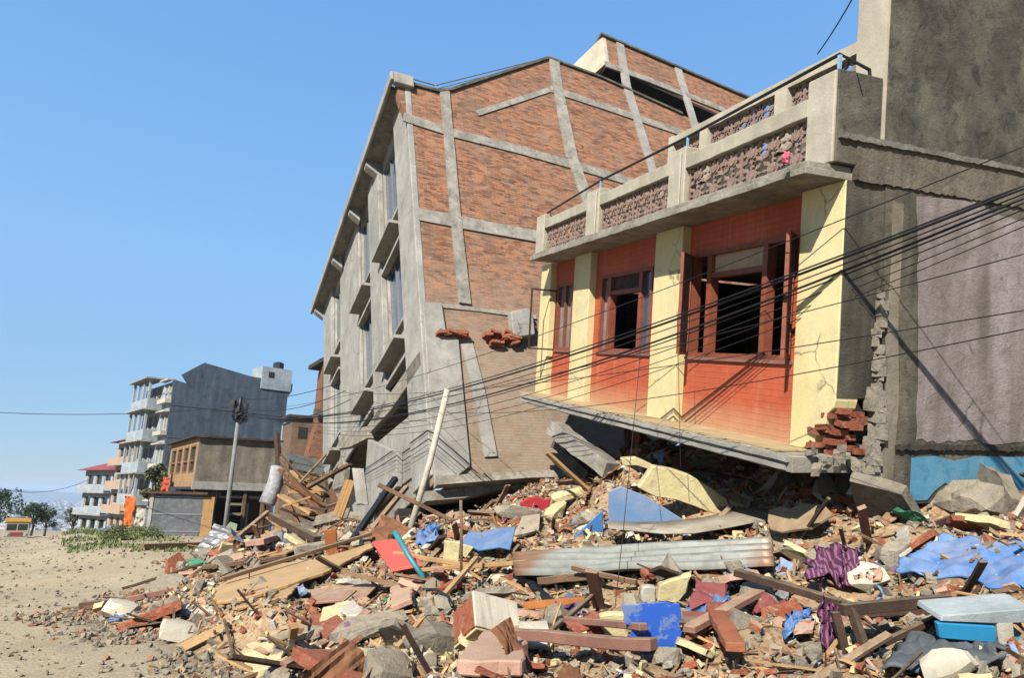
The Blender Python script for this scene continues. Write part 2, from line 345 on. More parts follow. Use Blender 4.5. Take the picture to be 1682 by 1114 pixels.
def H0(i, j):
    k = (i, j)
    if k not in _cache:
        x, y = i*GS, j*GS; g = ground_z(x, y); m = edge_mask(x, y)
        if m <= 0: _cache[k] = g-.03
        else:
            n = .16*noise.fractal(V((x*.8, y*.8, 1)), .9, 2.1, 4)+.085*noise.noise(V((x*3.2, y*3.2, 5)))
            _cache[k] = g*(1-m)+(max(heap_z(x, y), g)+n*m)*m-.03*(1-m)
    return _cache[k]
def H(x, y):
    i, j = math.floor(x/GS), math.floor(y/GS); a, b = x/GS-i, y/GS-j
    return (H0(i,j)*(1-a)+H0(i+1,j)*a)*(1-b)+(H0(i,j+1)*(1-a)+H0(i+1,j+1)*a)*b
def hit(px, py, lift=0):
    d = ray(px, py); t = 2.0
    while t < 60:
        p = CAM+d*t
        if p.z < H(p.x, p.y)+lift: break
        t += .04
    return CAM+d*t
def hd(px, py): return (hit(px, py)-CAM).dot(fw)

# ground sheet
def axis(lims):
    out = []
    x = lims[0]
    while x < lims[1]:
        out.append(x); a = abs(x); x += .35 if a < 12 else (1.0 if a < 40 else (4 if a < 120 else (30 if a < 600 else 400)))
    out.append(lims[1]); return out
def mat_ground():
    t = NT('sandy_gravel'); v = t.co()
    n1 = t.noise(v, .35, 6, .6); col = t.mix(t.step(n1, .35, .65), lin('c4b394'), lin('a89a80'))
    n2 = t.noise(v, 2.2, 8, .72); col = t.mix(t.math('MULTIPLY', t.step(n2, .45, .62), .6), col, lin('ac9c80'))
    vo = t.n('ShaderNodeTexVoronoi', Vector=v, Scale=26.0); c = t.n('ShaderNodeSeparateColor', Color=vo.outputs['Color'])
    peb = t.ramp(c.outputs[0], [(0, lin('9a8e7a')), (.5, lin('c4b496')), (1, lin('e0d2b8'))])
    f = t.math('MULTIPLY', t.step(c.outputs[1], .5, .6), t.math('MULTIPLY', t.step(t.noise(v, 1.1, 5), .4, .6), .45)); col = t.mix(f, col, peb)
    sx = t.n('ShaderNodeSeparateXYZ', Vector=v); g = t.n('ShaderNodeMapRange', Value=sx.outputs[1]); g.inputs[1].default_value = 90; g.inputs[2].default_value = 500
    far = t.mix(t.step(t.noise(v, .004, 8, .7), .4, .6), lin('57684a'), lin('8b8877')); col = t.mix(g.outputs[0], col, far)
    mpr = t.n('ShaderNodeMapping'); t.t.links.new(t.tc.outputs['Object'], mpr.inputs[0]); mpr.inputs['Rotation'].default_value = (0, 0, R(-33)); mpr.inputs['Scale'].default_value = (1.1, .05, 1)
    tr_k = t.noise(mpr.outputs[0], 1.6, 5, .6, .3); col = t.mix(t.math('MULTIPLY', t.step(tr_k, .48, .64), .4), col, lin('a8946f'))
    h = t.math('ADD', t.math('ADD', t.math('MULTIPLY', vo.outputs['Distance'], -.35), t.math('MULTIPLY', n2, 2.2)), t.math('MULTIPLY', tr_k, 2.0))
    return t.out(col, .95, t.bump(h, .55, .03), 0, .15)
xs = axis((-9000, 9000)); ys = axis((-30, 120))+[150, 200, 300, 400, 500, 600, 700, 800, 900, 1200, 2000, 3500, 6000, 9000]
mb = MB(); nx = len(xs); mb.v = [V((x, y, ground_z(x, y)-(.25 if edge_mask(x, y) > .3 else 0))) for y in ys for x in xs]
for j in range(len(ys)-1):
    for i in range(nx-1): mb.f.append([j*nx+i, j*nx+i+1, (j+1)*nx+i+1, (j+1)*nx+i]); mb.m.append(0)
tag(build(mb, 'ground', mat_ground(), smooth=True, origin=(0,0,0)), kind='structure')
# heap body
def mat_heap():
    t = NT('rubble_dirt'); v = t.co()
    vo = t.n('ShaderNodeTexVoronoi', Vector=v, Scale=11.0); c = t.n('ShaderNodeSeparateColor', Color=vo.outputs['Color'])
    col = t.ramp(c.outputs[0], [(0, lin('6a5a47')), (.2, lin('a87a5a')), (.35, lin('b5a58a')), (.6, lin('a08b6c')), (.8, lin('c6b291')), (1, lin('b27350'))])
    n = t.noise(v, 3, 8, .7); col = t.mix(t.step(n, .35, .6), col, lin('b39b76'))
    vo2 = t.n('ShaderNodeTexVoronoi', Vector=v, Scale=34.0); c2 = t.n('ShaderNodeSeparateColor', Color=vo2.outputs['Color'])
    col = t.mix(t.math('MULTIPLY', t.step(c2.outputs[1], .6, .7), .7), col, t.ramp(c2.outputs[0], [(0, lin('4a4035')), (.5, lin('b57a5a')), (1, lin('c9bda5'))]))
    h = t.math('ADD', t.math('MULTIPLY', vo.outputs['Distance'], -.5), t.noise(v, 14, 8, .75))
    return t.out(col, .95, t.bump(h, .9, .04), 0, .1)
mb = MB(); i0, i1, j0, j1 = int(-11/GS), int(15/GS), int(.3/GS), int(27/GS); idx = {}
for j in range(j0, j1+1):
    for i in range(i0, i1+1):
        x, y = i*GS, j*GS
        if edge_mask(x, y) > 0 or edge_mask(x+2*GS, y) > 0: idx[(i, j)] = len(mb.v); mb.v.append(V((x, y, H0(i, j))))
for (i, j) in list(idx):
    q = [(i,j),(i+1,j),(i+1,j+1),(i,j+1)]
    if all(k in idx for k in q): mb.f.append([idx[k] for k in q]); mb.m.append(0)
tag(build(mb, 'rubble_heap', mat_heap(), smooth=True), kind='structure')

# ================================================================== RIGHT HOUSE (sunk and tipped towards the camera)
RB = Frame((2.863,6.993,2.206), (-.3156,.9245,.2102), (.0322,-.2111,.9769), (-.9476,-.3151,-.0369))
def rf(px, py, w_): a, b, _ = RB.loc(on_plane(px, py, RB(0,0,w_), RB.c)); return a, b
def rs(px, py, u_=0): p = on_plane(px, py, RB(u_,0,0), RB.a); _, b, c = RB.loc(p); return c, b
HC = -.52; HW = -.66; HB = -6.2; FS = 2.9     # column face, wall face, back of house, slab underside
house = root('collapsed_house', RB(0, -.25, -.6), 'tipped yellow and orange house front with ornate terrace balustrade, its ground floor crushed', 'house')
def rpart(mb, name, m, parent=None, **k): return build(mb, name, m, parent or house, fr=RB, **k)
def shift(mb, amp, fq=3):     # gentle irregularity so that edges are not ruler-straight
    for p in mb.v: p += V((noise.noise(p*fq), noise.noise(p*fq+V((9,0,0))), noise.noise(p*fq+V((0,9,0)))))*amp
    return mb
def long_box(mb, fr, a0, a1, b0, b1, c0, c1, n=24, jb=.012, mi=0, seed=0):
    rnd = random.Random(seed); vs = []
    for i in range(n+1):
        a = a0+(a1-a0)*i/n
        for (b, c) in ((b0,c0),(b1,c0),(b1,c1),(b0,c1)): vs.append(fr(a, b+rnd.uniform(-jb, jb), c+rnd.uniform(-jb, jb)*.3))
    fs = [(0,1,2,3), tuple(n*4+3-i for i in range(4))]+[(i*4+j, i*4+4+j, i*4+4+(j+1)%4, i*4+(j+1)%4) for i in range(n) for j in range(4)]
    mb.add(vs, fs, mi)
mb = MB(); long_box(mb, RB, -.02, 8.29, -.17, 0, HB, -.002, 60, .008, seed=1); rpart(mb, 'floor_slab', concrete_slab, bevel=.006)
mb = MB(); long_box(mb, RB, .02, 8.29, -.06, -.018, -.0, .045, 60, .004, seed=3); long_box(mb, RB, .06, 8.29, -.15, -.1, -.0, .03, 60, .004, seed=4); rpart(mb, 'slab_moulding', concrete_pale)
mb = MB(); mb.box(RB, .3, 8.6, .002, .02, HW-.02, -.06); rpart(mb, 'ledge_screed', weathered('ledge_sand', 'c9b187', 'ae976f', None, 3))
mb = MB(); long_box(mb, RB, 0, 8.3, FS, FS+.07, HB, .0, 60, .006, seed=5); long_box(mb, RB, .02, 8.25, FS+.07, FS+.15, -2.5, -.05, 60, .008, seed=6); rpart(mb, 'balcony_slab', concrete_slab, bevel=.006)
cols = [(0, .639), (3.066, 3.84), (6.255, 7.013), (8.3, 8.885)]
for k, (a, b) in enumerate(cols):
    mb = MB()
    if k == 0:   # its outer bottom corner has broken away
        n = 10; prof = [(.0, 2.9), (b, 2.9), (b, .02), (.42, .02), (.33, .12), (.27, .1), (.2, .28), (.12, .3), (.1, .43), (.02, .5), (0, .58)]
        mb.prism([RB(x, y, HC) for x, y in prof], RB.c*-.30)
    else: mb.box(RB, a, b, .0, 2.9, HC-.30, HC)
    rpart(mb, 'column', cream, bevel=.008)
mb = MB(); mb.prism([RB(-.012, b, c) for c, b in ((HC-.012,.62),(HC-.02,1.2),(HC-.01,2.0),(HC-.012,2.89),(HC-.6,2.89),(HC-.5,1.5),(HC-.52,.62))], RB.a*.008); rpart(mb, 'column_side_render', weathered_grey)
# wall between columns with window openings
wins = [(.86, 2.98, .98, 2.47), (4.1, 6.0, 1.0, 2.42), (7.3, 8.16, 1.0, 2.42)]
for (a, b), h in zip(((.64, 3.065), (3.841, 6.254), (7.014, 8.299)), wins):
    mb = MB(); mb.holes(RB, a, b, .0, 2.9, HW-.12, HW, [h]); rpart(mb, 'wall_panel', redwall)
def sash(fr, a0, a1, b0, b1, c, t=.05, wd=.055, mid=None):
    mb = MB(); mb.box(fr, a0, a0+wd, b0, b1, c-t/2, c+t/2); mb.box(fr, a1-wd, a1, b0, b1, c-t/2, c+t/2)
    mb.box(fr, a0+wd, a1-wd, b0, b0+wd, c-t/2, c+t/2); mb.box(fr, a0+wd, a1-wd, b1-wd, b1, c-t/2, c+t/2)
    for m_ in mid or []: mb.box(fr, a0+wd, a1-wd, m_, m_+wd, c-t/2, c+t/2)
    return mb
def pane(fr, a0, a1, b0, b1, c): mb = MB(); mb.box(fr, a0, a1, b0, b1, c-.004, c+.004); return mb
def open_sash(parent, hinge_u, width, ang, b0, b1, sgn, g):
    """casement hinged at hinge_u, swung outwards by ang degrees; sgn = direction along u when shut"""
    a = RB.a*(sgn*math.cos(R(ang)))+RB.c*math.sin(R(ang)); f2 = Frame(RB(hinge_u, 0, HW-.0), a, RB.b, a.cross(RB.b))
    o = build(sash(f2, 0, width, b0, b1, 0, .04, .05), 'casement', frame_red, parent); build(pane(f2, .05, width-.05, b0+.05, b1-.05, 0), 'pane', g, o) if False else None
    return o, f2
for k, (a0, a1, b0, b1) in enumerate(wins):
    mb = sash(RB, a0, a1, b0, b1, HW-.05, .14, .06)
    muls = [(1.33, 1.42), (2.5, 2.6)] if k == 0 else ([(4.45, 4.55), (5.6, 5.7)] if k == 1 else [(7.7, 7.76)])
    for m0, m1 in muls: mb.box(RB, m0, m1, b0+.06, b1-.06, HW-.12, HW+.01)
    if k < 2: mb.box(RB, muls[0][1], muls[1][0], b1-.38, b1-.31, HW-.11, HW)
    fo = rpart(mb, 'window', frame_red)
    if k == 0:
        mb = MB(); mb.box(RB, 1.42, 2.5, b1-.31, b1-.06, HW-.07, HW-.05); rpart(mb, 'fanlight_blind', plain('beige_board', 'c9ab87', .8), fo)
        mb = MB(); mb.box(RB, a0+.06, a0+.14, b0+.06, b1-.06, HW-.3, HW-.28); rpart(mb, 'curtain', curtain, fo)
        for hu, wd_, an, sg, gm in ((a1, .40, 52, -1, curtain), (a0+.0, .34, 128, 1, curtain)):
            aa = RB.a*(sg*math.cos(R(an)))+RB.c*math.sin(R(an)); f2 = Frame(RB(hu, 0, HW+.02), aa, RB.b, aa.cross(RB.b))
            so_ = build(sash(f2, 0, wd_, b0+.02, b1-.02, 0, .045, .05), 'casement', frame_red, fo); build(pane(f2, .051, wd_-.051, b0+.071, b1-.071, 0), 'pane', gm, so_)
    elif k == 1:
        rpart(pane(RB, a0+.06, 4.45, b0+.06, b1-.06, HW-.06), 'pane', glass, fo); rpart(pane(RB, 5.7, a1-.06, b0+.06, b1-.06, HW-.06), 'pane', curtain, fo)
        mb = MB(); mb.box(RB, 4.55, 5.6, b1-.31, b1-.06, HW-.07, HW-.05); rpart(mb, 'fanlight_board', wood_dark, fo)
        f2 = Frame(RB(6.0, 0, HW+.02), RB.a*-.35+RB.c*.93, RB.b, (RB.a*-.35+RB.c*.93).cross(RB.b))
    else:
        rpart(pane(RB, 7.76, a1-.06, b0+.06, b1-.06, HW-.06), 'pane', curtain, fo); rpart(pane(RB, a0+.06, 7.7, b0+.06, b1-.06, HW-.06), 'pane', curtain, fo)
    mb = MB(); mb.box(RB, a0-.05, a1+.05, b0-.045, b0-.002, HW-.05, HW+.035); rpart(mb, 'sill', wood_pink, fo)
# thin dark open shutter by the far column
a_ = RB.c; f2 = Frame(RB(8.18, 0, HW), RB.c, RB.b, RB.a)
build(sash(f2, 0, .62, .98, 2.3, 0, .03, .035), 'shutter_frame', wood_dark, house)
# side, back and far walls
uside = [(HC-.001, 0)]
mb = MB(); mb.holes(RB, 0.001, .30, .6, 2.899, -1.02, HC-.302, []); mb.v = [p for p in mb.v]; rpart(mb, 'side_wall_strip', weathered_grey)
mb = MB()
prof = [(-1.03, 2.899), (HB, 2.899), (HB, -.45), (-1.0, -.5), (-1.06, -.2), (-1.01, .05), (-1.09, .4), (-1.04, .9), (-1.1, 1.5), (-1.05, 2.1)]
mb.prism([RB(-.03, b, c) for c, b in prof], RB.a*.3); rpart(mb, 'side_wall', weathered_grey)
mb = MB(); mb.prism([RB(.03, b, c) for c, b in [(HC-.3, .6), (-1.03, .35), (-1.03, -.45), (-.86, -.42), (-.82, .1)]], RB.a*.25); rpart(mb, 'broken_side_core', dark_in)
# bands on the side wall: broken mortar edge, pilaster, mauve plaster, blue dado
rn = random.Random(5)
mb = MB()
for k in range(46):
    b = -.42+k*.058; c = -1.02-.03*math.sin(k*.6)+rn.uniform(-.03, .03); s_ = rn.uniform(.03, .07)*(1.3 if k < 20 else .8)
    if b > 1.75: break
    p = RB(-.045, b, c); mb.hexa([p+RB.a*(x*s_*.7)+RB.b*(y*s_)+RB.c*(z*s_)+V((rn.uniform(-.012,.012),)*3) for x, y, z in ((-1,-1,-1),(1,-1,-1),(1,1,-1),(-1,1,-1),(-1,-1,1),(1,-1,1),(1,1,1),(-1,1,1))])
rpart(mb, 'broken_mortar_edge', concrete_rubble)
mb = MB(); mb.prism([RB(-.05, b, c) for c, b in [(-1.13, 2.75), (-1.27, 2.72), (-1.27, 1.4), (-1.33, .6), (-1.29, -.4), (-1.14, -.42), (-1.17, .5), (-1.12, 1.3), (-1.15, 2.0)]], RB.a*.02); rpart(mb, 'pilaster', weathered('pilaster_render', 'a59c89', '7d7564', '4b463c', 1.8, streak=.7, dirt='5b5549'))
pp = [(-1.44, 3.0), (-1.8, 2.96), (-2.3, 2.9), (-2.6, 2.8), (-3.0, 2.76), (-3.5, 2.72), (-6.1, 2.7), (-6.1, .18), (-3.4, .2), (-2.9, .16), (-2.4, .21), (-2.0, .17), (-1.62, .2), (-1.6, .9), (-1.55, 1.6), (-1.52, 2.2)]
pr = []
for i, (c, b) in enumerate(pp):
    c2, b2 = pp[(i+1)%len(pp)]
    for k in range(5): t_ = k/5; pr.append((c+(c2-c)*t_+rn.uniform(-.012, .012), b+(b2-b)*t_+rn.uniform(-.018, .018)))
mb = MB(); mb.prism([RB(-.036, b, c) for c, b in pr if b < 2.895], RB.a*.005); rpart(mb, 'mauve_plaster', purple)
pp = [(-1.56, .0), (-1.9, .02), (-2.2, -.03), (-2.5, .02), (-6.1, 0), (-6.1, -.46), (-2.8, -.47), (-2.5, -.4), (-2.35, -.3), (-2.2, -.33), (-2.05, -.27), (-1.9, -.36), (-1.8, -.46), (-1.56, -.46)]
mb = MB(); mb.prism([RB(-.044, b, c) for c, b in pp], RB.a*.012); rpart(mb, 'blue_dado', blue_wall)
mb = MB(); long_box(mb, Frame(RB.o, RB.c, RB.b, RB.a), -1.3, -6.1, .09, .15, -.07, -.03, 140, .012, seed=8); rpart(mb, 'broken_ledge', weathered('dark_ledge', '4a453b', '2b2924', None, 4))
mb = MB(); mb.box(RB, .3, 8.88, .001, 2.898, HB, HB+.25); rpart(mb, 'back_wall', weathered_grey)
mb = MB(); mb.box(RB, 8.64, 8.88, .001, 2.898, HB+.25, HC-.31); rpart(mb, 'end_wall', weathered_grey)
mb = MB(); long_box(mb, Frame(RB.o, RB.c, RB.b, RB.a), -.6, -6.2, 2.9, 3.32, -.05, .3, 130, .012, seed=9); rpart(mb, 'cracked_ring_beam', weathered('ring_beam', '8f8675', '6b6455', '3b382f', 2.4, streak=.5, dirt='4f4a3f', bump=.8))
mb = MB(); long_box(mb, Frame(RB.o, RB.c, RB.b, RB.a), -.35, -6.2, 3.30, 3.36, -.08, .2, 150, .009, seed=10); rpart(mb, 'ring_beam_lip', weathered('lip', '99968a', '6f6c62', None, 4, bump=.8))
mb = MB(); mb.box(RB, -.04, .18, 3.05, 4.03, -.92, -.33); rpart(mb, 'parapet_return', concrete_dark, bevel=.01)
mb = MB()
n = 20
mb.box(RB, -.05, .36, 3.33, 9.5, -6.2, -.97); rpart(mb, 'upper_side_wall', concrete_dark)
mb = MB(); mb.box(RB, -.04, .36, 3.33, 9.5, -.968, -.93); rpart(mb, 'upper_wall_column', cream_white)
# balustrade: posts, rails, cast grilles
BW = -.30
def bu(px, py): return rf(px, py, BW)
posts = []
for (xa, xb, yt, yb) in ((1325,1365,128,262), (1098,1124,235,335), (963,983,310,378), (881,893,352,404)):
    b_, a_ = rf(xa, (yt+yb)/2, BW)[0], rf(xb, (yt+yb)/2, BW)[0]; posts.append((a_, b_))
posts[0] = (-.02, posts[0][1])
for k, (a, b) in enumerate(posts):
    mb = MB(); mb.box(RB, a, b, FS+.15, 4.02 if k == 0 else 3.97, BW-.22, BW)
    if 0 < k < 3: mb.box(RB, a+.07, b-.09, FS+.2, 3.9, BW+.001, BW+.03)
    rpart(mb, 'parapet_post', beam_white, bevel=.012)
rndg = random.Random(3)
def scroll(mb, fr, cu, cv, c, r, a0, turns, dirn, rad):
    n = 12; pts = []
    for i in range(n+1):
        t = i/n; an = a0+dirn*turns*2*math.pi*t; rr = r*(1-.75*t); pts.append(fr(cu+rr*math.cos(an), cv+rr*math.sin(an), c))
    mb.tube(pts, [rad*(1.1-.5*i/n) for i in range(n+1)], 4)
def grille(fr, a0, a1, b0, b1, c, m, parent, big):
    mb = MB(); cell = .3*big; nu = max(2, round((a1-a0)/cell)); nv = max(2, round((b1-b0)/cell)); cu, cv = (a1-a0)/nu, (b1-b0)/nv
    for i in range(nu):
        for j in range(nv):
            x, y = a0+(i+.5)*cu, b0+(j+.5)*cv; sg = 1 if (i+j)%2 else -1
            ru, rv = cu*.5, cv*.5; N_ = 16; dz = .016
            for q in range(N_):          # flat ring
                t0, t1 = 2*math.pi*q/N_, 2*math.pi*(q+1)/N_; rr = lambda k, t: (x+ru*k*math.cos(t), y+rv*k*math.sin(t))
                (a1_, b1_), (a2_, b2_), (a3_, b3_), (a4_, b4_) = rr(.52, t0), rr(.52, t1), rr(.36, t1), rr(.36, t0)
                mb.hexa([fr(a1_, b1_, c-dz), fr(a2_, b2_, c-dz), fr(a3_, b3_, c-dz), fr(a4_, b4_, c-dz), fr(a1_, b1_, c+dz), fr(a2_, b2_, c+dz), fr(a3_, b3_, c+dz), fr(a4_, b4_, c+dz)])
            for q in range(8):           # petals reaching from the ring to the cell corners and sides
                an = math.pi/8*2*q; ex, ey = math.cos(an), math.sin(an); k0, k1, wd_ = (.48, 1.28, .2) if q%2 else (.48, 1.02, .15)
                cx_, cy_ = x+ru*ex*(k0+k1)/2, y+rv*ey*(k0+k1)/2; px_, py_ = -ey*ru*wd_, ex*rv*wd_
                pts_ = [fr(x+ru*ex*k0, y+rv*ey*k0, c-dz*.8), fr(cx_+px_, cy_+py_, c-dz*.8), fr(x+ru*ex*k1, y+rv*ey*k1, c-dz*.8), fr(cx_-px_, cy_-py_, c-dz*.8)]
                mb.prism(pts_, fr.c*dz*1.7)
            mb.tube([fr(x, y, c-.015), fr(x, y, c+.03)], .045*big, 8)
            for q in range(4): an = q*math.pi/2+.4; mb.tube([fr(x, y, c), fr(x+ru*.4*math.cos(an), y+rv*.4*math.sin(an), c)], .014*big, 4)
    for i in range(0, nu+1, 3 if big > 1 else 2):
        x = a0+i*cu; mb.box(fr, x-.02, x+.02, b0, b1, c-.02, c+.021)
    lo, hi = b0, b1
    for p in mb.v:
        a, b, cc = fr.loc(p)
        p += fr.b*(min(max(b, b0), b1)-b)+fr.a*(min(max(a, a0), a1)-a)
    return build(mb, 'balustrade_panel', m, parent)
for (a, b) in ((posts[0][1], posts[1][0]), (posts[1][1], posts[2][0]), (posts[2][1], posts[3][0])):
    mb = MB(); long_box(mb, RB, a, b, 3.64, 3.84, BW-.19, BW-.01, 20, .005, seed=int(a*10)); rpart(mb, 'parapet_rail', beam_white, bevel=.01)
    mb = MB(); mb.box(RB, a, b, FS+.149, FS+.2, BW-.17, BW-.03); rpart(mb, 'parapet_kerb', beam_white)
    grille(RB, a+.03, b-.03, FS+.2, 3.64, BW-.09, grille_m, house, 1.25 if a < 1 else 1.0)
mb = MB(); hv = 4.15
hp = [RB(posts[3][0]+.1, 4.02, BW-.1), RB((posts[2][0]+posts[2][1])/2-.1, hv, BW-.1), RB((posts[1][0]+posts[1][1])/2-.1, hv, BW-.1), RB(.04, hv+.07, BW-.1), RB(.06, hv-.01, -.82), RB(.06, hv-.25, -.86)]
mb.tube(hp, .02, 6); rpart(mb, 'handrail', pipe)
for k, pt in enumerate(hp[1:4]):
    mb = MB(); mb.tube([pt-RB.b*.2, pt-RB.b*.015], .026 if k == 2 else .022, 6); rpart(mb, 'handrail_bracket', bluepost)
# second balustrade behind, along the inner terrace edge
BB = -1.0
pR, pL = .37, 4.3
def vb(px, py): return rf(px, py, BB)
mb = MB(); long_box(mb, RB, pR, pL, 4.5, 4.64, BB-.17, BB, 24, .004, seed=21); rpart(mb, 'rear_rail', cream_white)
mb = MB(); mb.box(RB, pR, 8.2, 3.06, 3.7, BB-.15, BB-.02); rpart(mb, 'rear_parapet_wall', concrete_dark)  # dark colour stands in for shade seen through the grille holes
rp = [(1.55, 1.78), (3.3, 3.5), (4.28, 4.42)]
for a, b in rp:
    mb = MB(); mb.box(RB, a, b, 3.7, 4.5 if a < 4.2 else 4.66, BB-.16, BB+.01); rpart(mb, 'rear_post', cream_white)
for a, b in ((pR, 1.55), (1.78, 3.3), (3.5, 4.28)): grille(RB, a+.01, b-.01, 3.72, 4.5, BB-.08, grille_m, house, .85)
mb = MB(); mb.box(RB, .1, 8.8, 2.98, 3.05, HB, -2.51); rpart(mb, 'terrace_floor', concrete)
# broken brick at the foot of the corner column
mb = MB(); rn = random.Random(8)
for k in range(34):
    a = rn.uniform(-.02, .34); b = rn.uniform(.02, .5)*(1-a*1.2); c = rn.uniform(HC-.38, HC-.03)
    f2 = Frame(RB(a, b, c), RB.a+V((rn.uniform(-.2,.2),)*3), RB.b+V((0, rn.uniform(-.2,.2), 0)), RB.c); s_ = rn.uniform(.05, .1); mb.box(f2, -.07, .07, -.03, .03, -s_, s_)
rpart(mb, 'broken_brick_core', brick_break)
mb = MB(); rn = random.Random(9)
for k in range(60):
    a = rn.uniform(-.12, .5); c = rn.uniform(-1.05, -.15); b = rn.uniform(-.12, .05)
    if a > .1 and c > -.5: continue
    f2 = Frame(RB(a, b, c), V((rn.uniform(-1,1), rn.uniform(-1,1), rn.uniform(-1,1))), RB.b, RB.c); s_ = rn.uniform(.02, .06); mb.box(f2, -s_, s_, -s_*.7, s_*.7, -s_, s_)
rpart(mb, 'crumbled_slab_edge', concrete_rubble)

# ================================================================== MIDDLE BUILDING: leaning brick block
BL = Frame((-2.60,16.92,9.065), (.9034,.428,.0212), (-.1425,.2533,.9569), V((.9034,.428,.0212)).cross(V((-.1425,.2533,.9569))))
# BL: a = along the brick side wall (s), b = up, c = outwards from the side wall (towards the camera)
if BL.c.y > 0: BL.c = -BL.c
BF = V((-.3904,.874,-.2894)).normalized()
FF = Frame(BL.o, BF, BL.b, -BL.a)             # street facade: a = down the street (f), b = up, c = outwards (-s)
nS = BL.a.cross(BL.b).normalized()
def bs(px, py, f=0): p = on_plane(px, py, BL.o+BF*f, nS)-BL.o; return p.dot(BL.a), p.dot(BL.b)
nF = BF.cross(BL.b).normalized()
block = root('leaning_brick_block', V((-1.8, 15.6, 1.0)), 'tall leaning brick and concrete block with sagging street front and rooftop room', 'apartment block')
def bpart(mb, name, m, fr=BL, parent=None, **k): return build(mb, name, m, parent or block, fr=fr, **k)
out_ = [(676,208),(655,160),(652,133),(718,150),(740,148),(820,122),(900,96),(985,127),(1120,188),(1240,245),(1330,300),(1330,560),(1100,740),(960,782),(860,783),(735,796),(712,795)]
poly = [bs(*p) for p in out_]
mb = MB(); mb.prism([BL(a, b, 0) for a, b in poly], BF*.25); bpart(mb, 'brick_side_wall', brick_main)
mb = MB()
def strip(mb, pts, half, c0=.0, c1=.05, side=None):
    """a concrete band along pixel points on the side wall; half = half width in metres"""
    q = [BL(*bs(*p), 0) for p in pts]
    for p0, p1 in zip(q, q[1:]):
        t = (p1-p0).normalized(); nn = t.cross(nS); 
        e = t*.0
        vs = [p0-nn*half-e, p1-nn*half+e, p1+nn*half+e, p0+nn*half-e]; o_ = BL.c
        mb.hexa([v+o_*c0 for v in vs]+[v+o_*c1 for v in vs])
def band(name, pts, half, c1=.05, m=concrete): mb = MB(); strip(mb, pts, half, .002, c1); shift(mb, .02, 2); return bpart(mb, name, m)
band('concrete_beam', [(662,193),(740,218),(850,246),(985,285),(1075,312)], .17, .05)
band('concrete_beam', [(687,353),(760,367),(885,390)], .21, .05)
band('concrete_beam', [(783,187),(850,165),(905,147)], .10, .045)
band('concrete_beam', [(905,147),(990,175),(1110,216),(1200,250)], .17, .055)
band('concrete_beam', [(697,500),(780,508),(880,522)], .06, .04)
band('concrete_column', [(729,150),(735,210),(747,352),(763,500)], .155, .065)
band('concrete_column', [(766,566),(785,640),(806,752)], .155, .06, concrete_pale)
band('concrete_column', [(909,97),(914,140),(939,262),(953,300),(970,345),(985,400)], .2, .07)
band('concrete_column', [(1017,70),(1028,140),(1066,262),(1085,330)], .17, .06, concrete_pale)
band('concrete_column', [(1112,110),(1128,165),(1146,225)], .17, .06, concrete_pale)
band('roof_coping', [(652,133),(718,150),(740,148),(820,122),(900,96),(985,127),(1120,188)], .05, .08, concrete_dark)
band('crack_column', [(775,568),(783,650),(790,735)], .05, .03, dark_in) if False else None
mb = MB(); a0, b0 = bs(690, 470); 
# corner column and leaning plaster panel at the foot
pl = [(693,500),(724,500),(731,545),(752,560),(760,650),(771,768),(737,795),(712,795)]
mb = MB(); mb.prism([BL(*bs(*p), .09) for p in pl], BL.c*-.085); bpart(mb, 'plaster_panel', concrete_pale, bevel=.02)
mb = MB(); rn = random.Random(4)
for cl_, (cx, cy, nn_, sx, sy) in enumerate( ((740,553,16,22,8),(822,550,34,26,18),(864,548,14,10,20))):
    mb = MB()
    for k in range(nn_):
        s_, v_ = bs(cx+rn.uniform(-sx, sx), cy+rn.uniform(-sy, sy)*.5+ (10 if cx == 822 else 0)); f2 = Frame(BL(s_, v_, rn.uniform(.02, .2)), BL.a+V((0, 0, rn.uniform(-.3, .3))), BL.b, BL.c); mb.box(f2, -.11, .11, -.035, .035, -.06, .06)
    bpart(mb, 'dislodged_bricks', brick_break)
mb = MB(); mb.prism([BL(*bs(*p), .28) for p in [(832,520),(860,514),(868,520),(872,558),(846,562),(836,556)]], BL.c*-.26); bpart(mb, 'column_stub', concrete_pale, bevel=.03)
mb = MB(); strip(mb, [(712,795),(860,786),(975,782)], .09, -.05, .22); shift(mb, .05, 2); bpart(mb, 'bottom_slab_edge', concrete_slab)
mb = MB(); strip(mb, [(700,812),(760,808),(830,792)], .1, -.6, -.1); shift(mb, .05, 2); bpart(mb, 'broken_beam', concrete)
# rooftop room
mb = MB(); s0, v0 = bs(990,60); s1, v1 = bs(1250,172); s2, v2 = bs(1215,195); s3, v3 = bs(996,104)
mb.prism([BL(a, b, 0) for a, b in ((s0,v0),(s1,v1),(s2,v2-.3),(s3,v3))], BF*.25); pent = bpart(mb, 'rooftop_room', brick_main)
mb = MB(); mb.prism([BL(a, b, .01) for a, b in ((s0-.02,v0),(s3-.02,v3)) ]+[BL(s3-.75, v3, 0)+BF*2.2, BL(s0-.75, v0-.1, 0)+BF*2.2], BL.a*.15); bpart(mb, 'gable_plaster', cream_white, parent=pent)
mb = MB(); strip(mb, [(994,106),(1060,130),(1190,182)], .16, .002, .06); bpart(mb, 'lintel_beam', concrete, parent=pent)
mb = MB(); mb.prism([BL(a, b, .1) for a, b in ((s0-.1,v0),(s1,v1),(s1,v1+.12),(s0-.1,v0+.12))], BF*2.6); bpart(mb, 'coping', concrete_dark, parent=pent)
mb = MB(); mb.prism([BL(a, b, -.02) for a, b in ((s3,v3-.12),(s2,v2-.42),(s2,v2-.3),(s3,v3))], BF*2.4); bpart(mb, 'ceiling_slab', dark_in, parent=pent)
